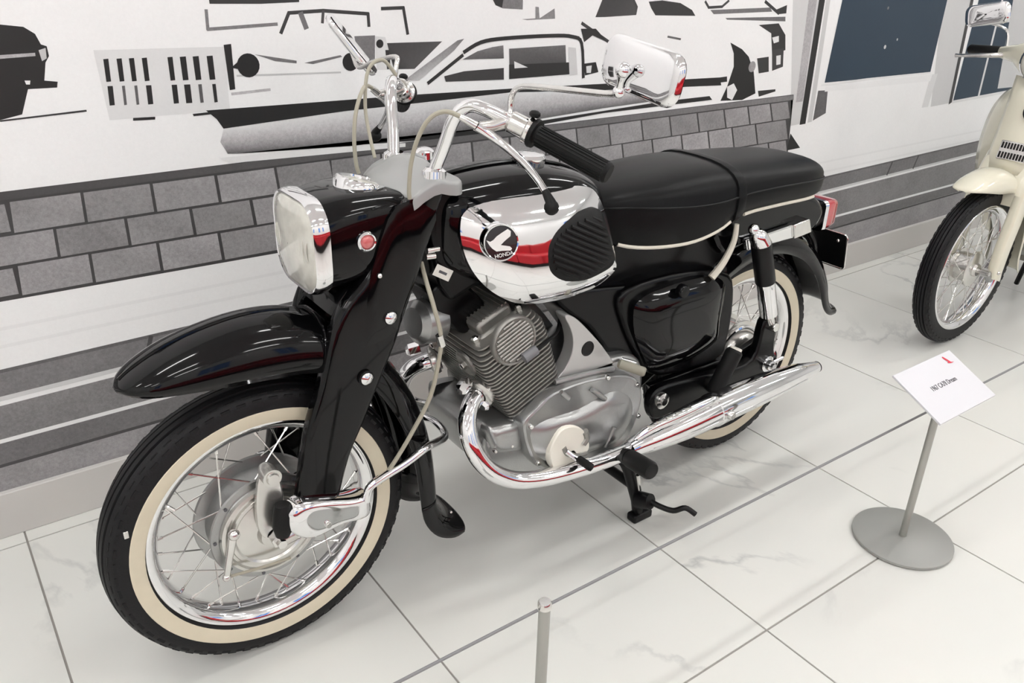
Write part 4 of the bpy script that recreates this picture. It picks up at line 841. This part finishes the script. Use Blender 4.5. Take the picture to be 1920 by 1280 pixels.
# exhausts
epx = [(898, 738, -.088), (888, 748, -.095), (879, 768, -.108), (876, 795, -.122), (882, 828, -.138), (898, 860, -.152), (925, 886, -.164), (962, 899, -.172), (1005, 898, -.178), (1060, 886, -.184), (1130, 864, -.192), (1200, 836, -.20)]
ep = cat2([tuple(P(a, b_, w)) for a, b_, w in epx], 4)
mpx = [(1180, 842), (1200, 832), (1225, 821), (1262, 804), (1300, 786), (1350, 762), (1400, 740), (1450, 719), (1490, 703), (1515, 694), (1530, 688)]
mr = [.019, .024, .029, .034, .0375, .039, .0385, .0345, .028, .021, .015]
ms = cat2([tuple(P(a, b_, -.205))+(r,) for (a, b_), r in zip(mpx, mr)], 4)
for F, sg_ in (((lambda q: q), -1), (flip, 1)):
    ex_o = part('exhaust_pipe', F(B().tube(ep, .0185, 20)), chrome)
    en = P(900, 736, -.088); ed = (Vector(ep[6])-Vector(ep[0])).normalized()
    obj('exhaust_flange', F(B().lathe([(.019, -.008), (.030, -.008), (.032, -.004), (.032, .006), (.028, .009), (.019, .010)], en, ed, 24)), alup, ex_o)
    sd_ = ed.orthogonal().normalized()
    for q0 in ((871, 722), (913, 752)): obj('flange_nut', F(B().lathe([(.0135, -.010), (.0135, .013), (.008, .020), (0, .020)], P(*q0, -.096), ed, 6)), chrome, ex_o, ang=20)
    mu_o = part('muffler', F(B().tube([m_[:3] for m_ in ms], [m_[3] for m_ in ms], 28)), chrome)
    obj('heat_shield', F(B().tube(cat2([tuple(P(a, b_, -.232)) for a, b_ in ((1192, 822), (1225, 800), (1270, 780), (1335, 750), (1345, 752))], 4), [.006+.007*math.sin(PI*k/16) for k in range(17)], 12)), chrome, mu_o)
    for k in range(5): obj('shield_slot', F(B().tube([P(1215+17*k, 800-8.2*k, -.246), P(1228+17*k, 797-8.2*k, -.244)], .0026, 6)), chromeb, mu_o)
    obj('muffler_seam', F(B().tube([(m_[0], -.205-m_[3]*.985, m_[2]-m_[3]*.18) for m_ in ms[6:34]], .0022, 6)), chrome, mu_o)
    obj('muffler_clamp', F(B().lathe([(.0385, -.008), (.041, -.006), (.041, .006), (.0385, .008)], Vector(ms[19][:3]), (Vector(ms[21][:3])-Vector(ms[17][:3])), 28)), chrome, mu_o)
    cb_ = P(1368, 777, -.244); obj('clamp_bolt', F(B().lathe([(0, -.256), (.008, -.256), (.011, -.252), (.012, -.240)], (cb_.x, 0, cb_.z), n=16)), chromeb, mu_o)
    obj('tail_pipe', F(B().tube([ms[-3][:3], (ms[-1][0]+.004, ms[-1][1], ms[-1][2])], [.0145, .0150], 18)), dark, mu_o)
# controls, pegs and stand
for F, sg_ in (((lambda q: q), -1), (flip, 1)):
    fp = part('foot_peg', F(B().tube([P(1180, 858, -.225), P(1183, 860, -.23), P(1218, 881, -.305), P(1222, 884, -.312)], [.017, .0205, .0205, .017], 18)), rubber)
    obj('peg_mount', F(B().tube([P(1160, 850, -.185), P(1180, 858, -.225)], [.016, .019], 14).tube([P(1172, 848, -.17), P(1172, 862, -.20)], [.02, .018], 12)), rubber, fp)
    obj('peg_bar', F(B().tube([(.745, -.10, .215), P(1180, 858, -.225)], .011, 10)), frameb, fp)
sh_ = part('shift_lever', B().tube(cat2([tuple(v) for v in (P(1062, 846, -.172), P(1085, 862, -.19), P(1110, 866, -.20), P(1165, 850, -.20))], 4), .0062, 10), chrome)
obj('shift_rubber', B().tube([P(1084, 860, -.195), P(1086, 861, -.197), P(1108, 876, -.235), P(1111, 878, -.238)], [.0065, .0088, .0088, .007], 12), rubber, sh_)
kk = part('kick_lever', B().tube([(.78, -.125, .455), (.80, -.15, .45)], .008, 10), alu)
obj('kick_rubber', B().tube([P(1160, 681, -.150), P(1163, 682, -.152), P(1207, 697, -.195), P(1210, 698, -.198)], [.008, .0105, .0105, .008], 14), mat('grey_rubber', (.26, .25, .20), .55), kk)
stx = [(.79, .24), (.815, .16), (.83, .05)]
so_ = part('center_stand', B().tube([(.80, -.10, .235), (.835, -.125, .15), (.862, -.138, .055), (.868, -.14, .016)], [.014, .015, .015, .014], 12).tube([(.80, .10, .235), (.835, .125, .15), (.862, .138, .055), (.868, .14, .016)], [.014, .015, .015, .014], 12).tube([(.85, -.13, .10), (.85, .13, .10)], .012, 10), blackm)
obj('stand_foot', B().box((.872, -.142, .012), (.06, .03, .022)), blackm, so_, bevel=.005); obj('stand_foot', B().box((.872, .142, .012), (.06, .03, .022)), blackm, so_, bevel=.005)
obj('stand_boss', B().tube([P(1196, 936, -.15), P(1220, 940, -.185)], [.022, .019], 16), blackm, so_)
obj('stand_lever', B().tube(cat2([tuple(v) for v in (P(1212, 935, -.17), P(1235, 948, -.20), P(1262, 957, -.23), P(1285, 952, -.25), P(1304, 964, -.27))], 5), .0068, 10), blackm, so_)
obj('stand_spring', B().tube([P(1196, 890, -.155), P(1200, 918, -.155)], .005, 8), chromeb, so_)
# speedometer cable
part('cable', B().tube(cat2([tuple(v) for v in (P(790, 492, -.06), P(800, 530, -.09), P(815, 580, -.115), P(827, 632, -.125), P(822, 680, -.125), P(806, 745, -.12), P(770, 815, -.112), P(738, 868, -.108), P(712, 905, -.10))], 5), .0042, 8), cable)
part('cable_clip', B().tube([P(823, 628, -.125), P(829, 648, -.125)], .007, 8), chromeb)
part('horn_cover', B().prism(cat2(UZs([(852, 345), (876, 350), (878, 420), (866, 520), (842, 470), (846, 400)], -.03), 3, True), -.055, .055), frameb, bevel=.006)

# ------------------------------------------------------------------ cream step-through scooter beyond
CU = 2.53
cub = thing('scooter', 'cream step-through scooter with leg shields and wire spoked wheels', 'scooter', (X0+CU, Y0, 0))
def L(v): v = Vector(v); return Vector((v.x-CU, v.y, v.z))
def LP(a, b_, w): return L(P(a, b_, w))
def LUZ(pts, w): return [(UZ(a, b_, w)[0]-CU, UZ(a, b_, w)[1]) for a, b_ in pts]
def cp(name, b, m, par=None, **k): return obj(name, b, m, par or cub, **k)
CZ = .278; CW = 1.19
def cubwheel(u):
    tirepair(cub, u, CZ, .278, .031, .2175+.006, False); rimset(cub, u, CZ, .2175+.004, .058, .026, 36, .75)
    h_ = cp('hub', B().lathe([(0, -.045), (.02, -.045), (.024, -.036), (.054, -.034), (.062, -.030), (.062, -.022), (.05, -.02), (.05, .02), (.062, .022), (.062, .03), (.054, .034), (.02, .045), (0, .045)], (u, 0, CZ), n=40), alup)
    obj('axle', B().tube([(u, -.085, CZ), (u, .085, CZ)], .009, 12), chromeb, h_)
cubwheel(0); cubwheel(CW)
cf = [(-.165, .572, -.3, .95, .010, .003), (-.152, .584, -.25, .96, .040, .012), (-.10, .606, -.15, .98, .056, .040), (-.03, .622, -.05, 1, .062, .066), (.03, .622, .05, 1, .064, .07), (.09, .602, .3, .95, .064, .062), (.16, .56, .6, .8, .063, .055), (.23, .49, .8, .55, .062, .05), (.28, .38, .95, .2, .06, .045), (.295, .27, 1, 0, .058, .04), (.31, .22, .9, .4, .056, .02)]
cp('fender', fender(cf), cubm, solid=.003)
fq = [LP(1916, 372, -.078), LP(1900, 415, -.078), LP(1880, 465, -.078), LP(1866, 505, -.078), LP(1862, 524, -.078)]
for F, sg_ in (((lambda q: q), -1), (flip, 1)):
    rg = []
    for k, p_ in enumerate(fq):
        hl_ = (.034, .033, .032, .030, .026)[k]; rg.append([p_+Vector((s, w, -.35*s)) for s, w in rrect(hl_, .017, .012, 3)])
    lg = cp('fork_leg', F(B().loft(rg)), cubm)
    obj('link_arm', F(B().tube([(.045, -.07, CZ-.035), (.02, -.07, CZ-.01), (0, -.066, CZ)], [.013, .013, .016], 12)), alu, lg)
    obj('leg_bolt', F(B().ball(LP(1872, 512, -.096), .007, 10)), chromeb, lg)
cp('fork_crown', B().loft([[Vector((c[0]+s, w, c[1])) for s, w in rrect(a, b_, .03, 4)] for c, a, b_ in (((.10, .50), .04, .092), ((.12, .56), .055, .095), ((.15, .62), .06, .09), ((.19, .72), .06, .075), ((.22, .82), .06, .07))]), cubm, ang=60)
# front cover with horn grille and round badge
cov2 = [[Vector((u+ (abs(w)/.085)**2*.03, w, z)) for w, z in [(-hw+2*hw*k/12, zz) for k in range(13)]] for u, zz, hw in ((.075, .60, .070), (.09, .66, .075), (.115, .74, .078), (.135, .82, .08), (.15, .90, .082))]
cp('front_cover', B().loft(cov2, cap=False, closed=False), cubm, solid=.006)
gq = Vector((.088, -.012, .672))
Mg = Matrix.Rotation(.24, 3, 'Y')
gr = cp('horn_grille', B().box(gq+Vector((.0, 0, 0)), (.006, .095, .062), Mg), chromeb, bevel=.004)
for k in range(-4, 5):
    obj('grille_slot', B().box(gq+Mg @ Vector((-.004, k*.0098, .016)), (.004, .0045, .020), Mg), dark, gr)
    obj('grille_slot', B().box(gq+Mg @ Vector((-.004, k*.0098, -.016)), (.004, .0045, .020), Mg), dark, gr)
bq = Vector((.128, -.03, .80)); bg = cp('front_badge', B().lathe([(.034, 0), (.036, .008), (.030, .012), (.028, .008), (0, .008)], bq, (-1, -.15, .25), 32), blackm)
obj('badge_disc', B().lathe([(.028, .008), (.015, .012), (0, .013)], bq, (-1, -.15, .25), 32), mat('badge_pink', (.55, .25, .26), .3, coat=.5), bg)
# leg shields
for F, sg_ in (((lambda q: q), -1), (flip, 1)):
    rows_ = []
    for z, wi, wo, u in ((.30, .10, .19, .42), (.40, .09, .21, .36), (.50, .08, .215, .31), (.60, .07, .21, .265), (.70, .06, .195, .235), (.78, .055, .17, .215), (.84, .05, .13, .205), (.865, .05, .08, .20)):
        rows_.append((z, wi, wo, u))
    rows_ = [[Vector((r_[3]+.07*(k/6)**2-.02, -(r_[1]+(r_[2]-r_[1])*k/6), r_[0])) for k in range(7)] for r_ in cat2(rows_, 4)]
    cp('leg_shield', F(B().loft(rows_, cap=False, closed=False)), cubm, solid=.005)
# handlebar, headlight, grips, levers, mirrors
hn = [Vector((.175, 0, .93))]
cp('handlebar_fairing', B().loft([[Vector((c+a, w, zc+b_)) for a, b_ in rrect(hl_, hh, min(hl_, hh)*.8, 4)] for w, c, zc, hl_, hh in ((-.20, .27, .955, .018, .018), (-.13, .24, .96, .028, .03), (-.07, .21, .955, .06, .055), (0, .20, .95, .075, .065), (.07, .21, .955, .06, .055), (.13, .24, .96, .028, .03), (.20, .27, .955, .018, .018))]), cubm, ang=60)
hl2 = cp('headlight', B().lathe([(.062, -.02), (.066, .0), (.064, .012), (.058, .016)], (.14, 0, .95), (-1, 0, -.05), 36), chrome)
obj('headlight_lens', B().lathe([(.059, .012), (.04, .022), (0, .028)], (.14, 0, .95), (-1, 0, -.05), 36), glass, hl2)
for F, sg_ in (((lambda q: q), -1), (flip, 1)):
    g_ = cp('grip', F(B().tube([(.275, -.20, .955), (.277, -.205, .956), (.30, -.32, .95), (.301, -.325, .95)], [.014, .0175, .0165, .013], 18)), rubber)
    lv = cp('lever', F(B().tube(cat2([(.25, -.17, .95), (.225, -.21, .945), (.225, -.27, .938), (.235, -.335, .930)], 4), [.010, .010, .009, .009, .008, .008, .008, .007, .007, .007, .006, .006, .007], 10)), chromeb)
    mcc = L(PU(1851, 27, CU+.22)); Mq = Matrix.Translation((.22, -mcc.y, mcc.z)) @ Matrix.Rotation(.2, 4, 'X')
    q, gl = mirror_body(Mq); m2 = cp('mirror', F(q), chrome); obj('mirror_glass', F(gl), chrome, m2)
    obj('mirror_stem', F(B().tube(cat2([(.265, -.18, .97), (.268, -.20, 1.03), (.25, -.28, 1.05), (.23, -mcc.y+.01, mcc.z-.01)], 5), .0045, 8)), chromeb, m2)
# body, engine, seat and tail
tub = cat2([(.20, .82), (.26, .80), (.40, .55), (.55, .46), (.75, .47), (.82, .62), (.98, .66), (1.20, .63), (1.42, .50), (1.46, .42), (1.38, .43), (1.20, .50), (1.02, .48), (.92, .38), (.70, .36), (.48, .38), (.34, .46), (.24, .62)], 4, True)
cp('body', B().prism(tub, -.055, .055), cubm, bevel=.025, seg=4)
for F, sg_ in (((lambda q: q), -1), (flip, 1)):
    cp('side_cover', F(B().pillow(cat2([(.72, .42), (.78, .58), (.90, .62), (1.0, .58), (1.0, .48), (.90, .40)], 4, True), -.06, -.10, .02, 7, 3)), cuba)
    cp('shock_absorber', F(B().tube([(1.12, -.09, .60), (1.15, -.09, .48), (1.151, -.09, .48), (CW, -.085, CZ)], [.022, .022, .017, .013], 16)), chromeb)
cp('seat', B().loft([[Vector((u, math.copysign(abs(math.cos(a))**.7, math.cos(a))*hw, zb+ (zt-zb)*(.5+.5*math.copysign(abs(math.sin(a))**.7, math.sin(a))))) for a in [2*PI*k/24 for k in range(24)]] for u, hw, zb, zt in ((.70, .06, .70, .74), (.74, .10, .67, .77), (.90, .13, .66, .79), (1.10, .135, .66, .79), (1.25, .11, .67, .78), (1.29, .06, .69, .75))]), vinyl, ang=60)
en_ = cp('engine', B().prism(cat2([(.36, .26), (.40, .33), (.60, .34), (.70, .38), (.84, .36), (.86, .26), (.78, .19), (.60, .18), (.52, .22)], 4, True), -.10, .10), alu, bevel=.015, seg=3)
for k in range(8): obj('fin', B().box((.375+.014*k, 0, .295), (.004, .15, .12)), finm, en_, bevel=.001)
cp('muffler', B().tube([(.40, .09, .24), (.55, .11, .17), (.90, .12, .19), (1.35, .13, .26)], [.016, .018, .035, .03], 18), chrome)
cp('swing_arm', B().tube([(.80, -.075, .30), (CW, -.07, CZ)], .016, 10).tube([(.80, .075, .30), (CW, .07, CZ)], .016, 10), cubm)
cp('fender', fender([(CW+.33*math.cos(math.radians(a)), CZ+.33*math.sin(math.radians(a)), math.cos(math.radians(a)), math.sin(math.radians(a)), .07, .05) for a in (140, 110, 80, 50, 25, 5)]), cubm, solid=.003)
cp('tail_light', B().loft([[Vector((u, a, .50+b_)) for a, b_ in rrect(hw, hh, .012, 3)] for u, hw, hh in ((1.44, .03, .03), (1.48, .04, .035), (1.50, .036, .03))]), red)
cp('center_stand', B().tube([(.72, -.08, .20), (.76, -.12, .01)], .010, 8).tube([(.72, .08, .20), (.76, .12, .01)], .010, 8), blackm)
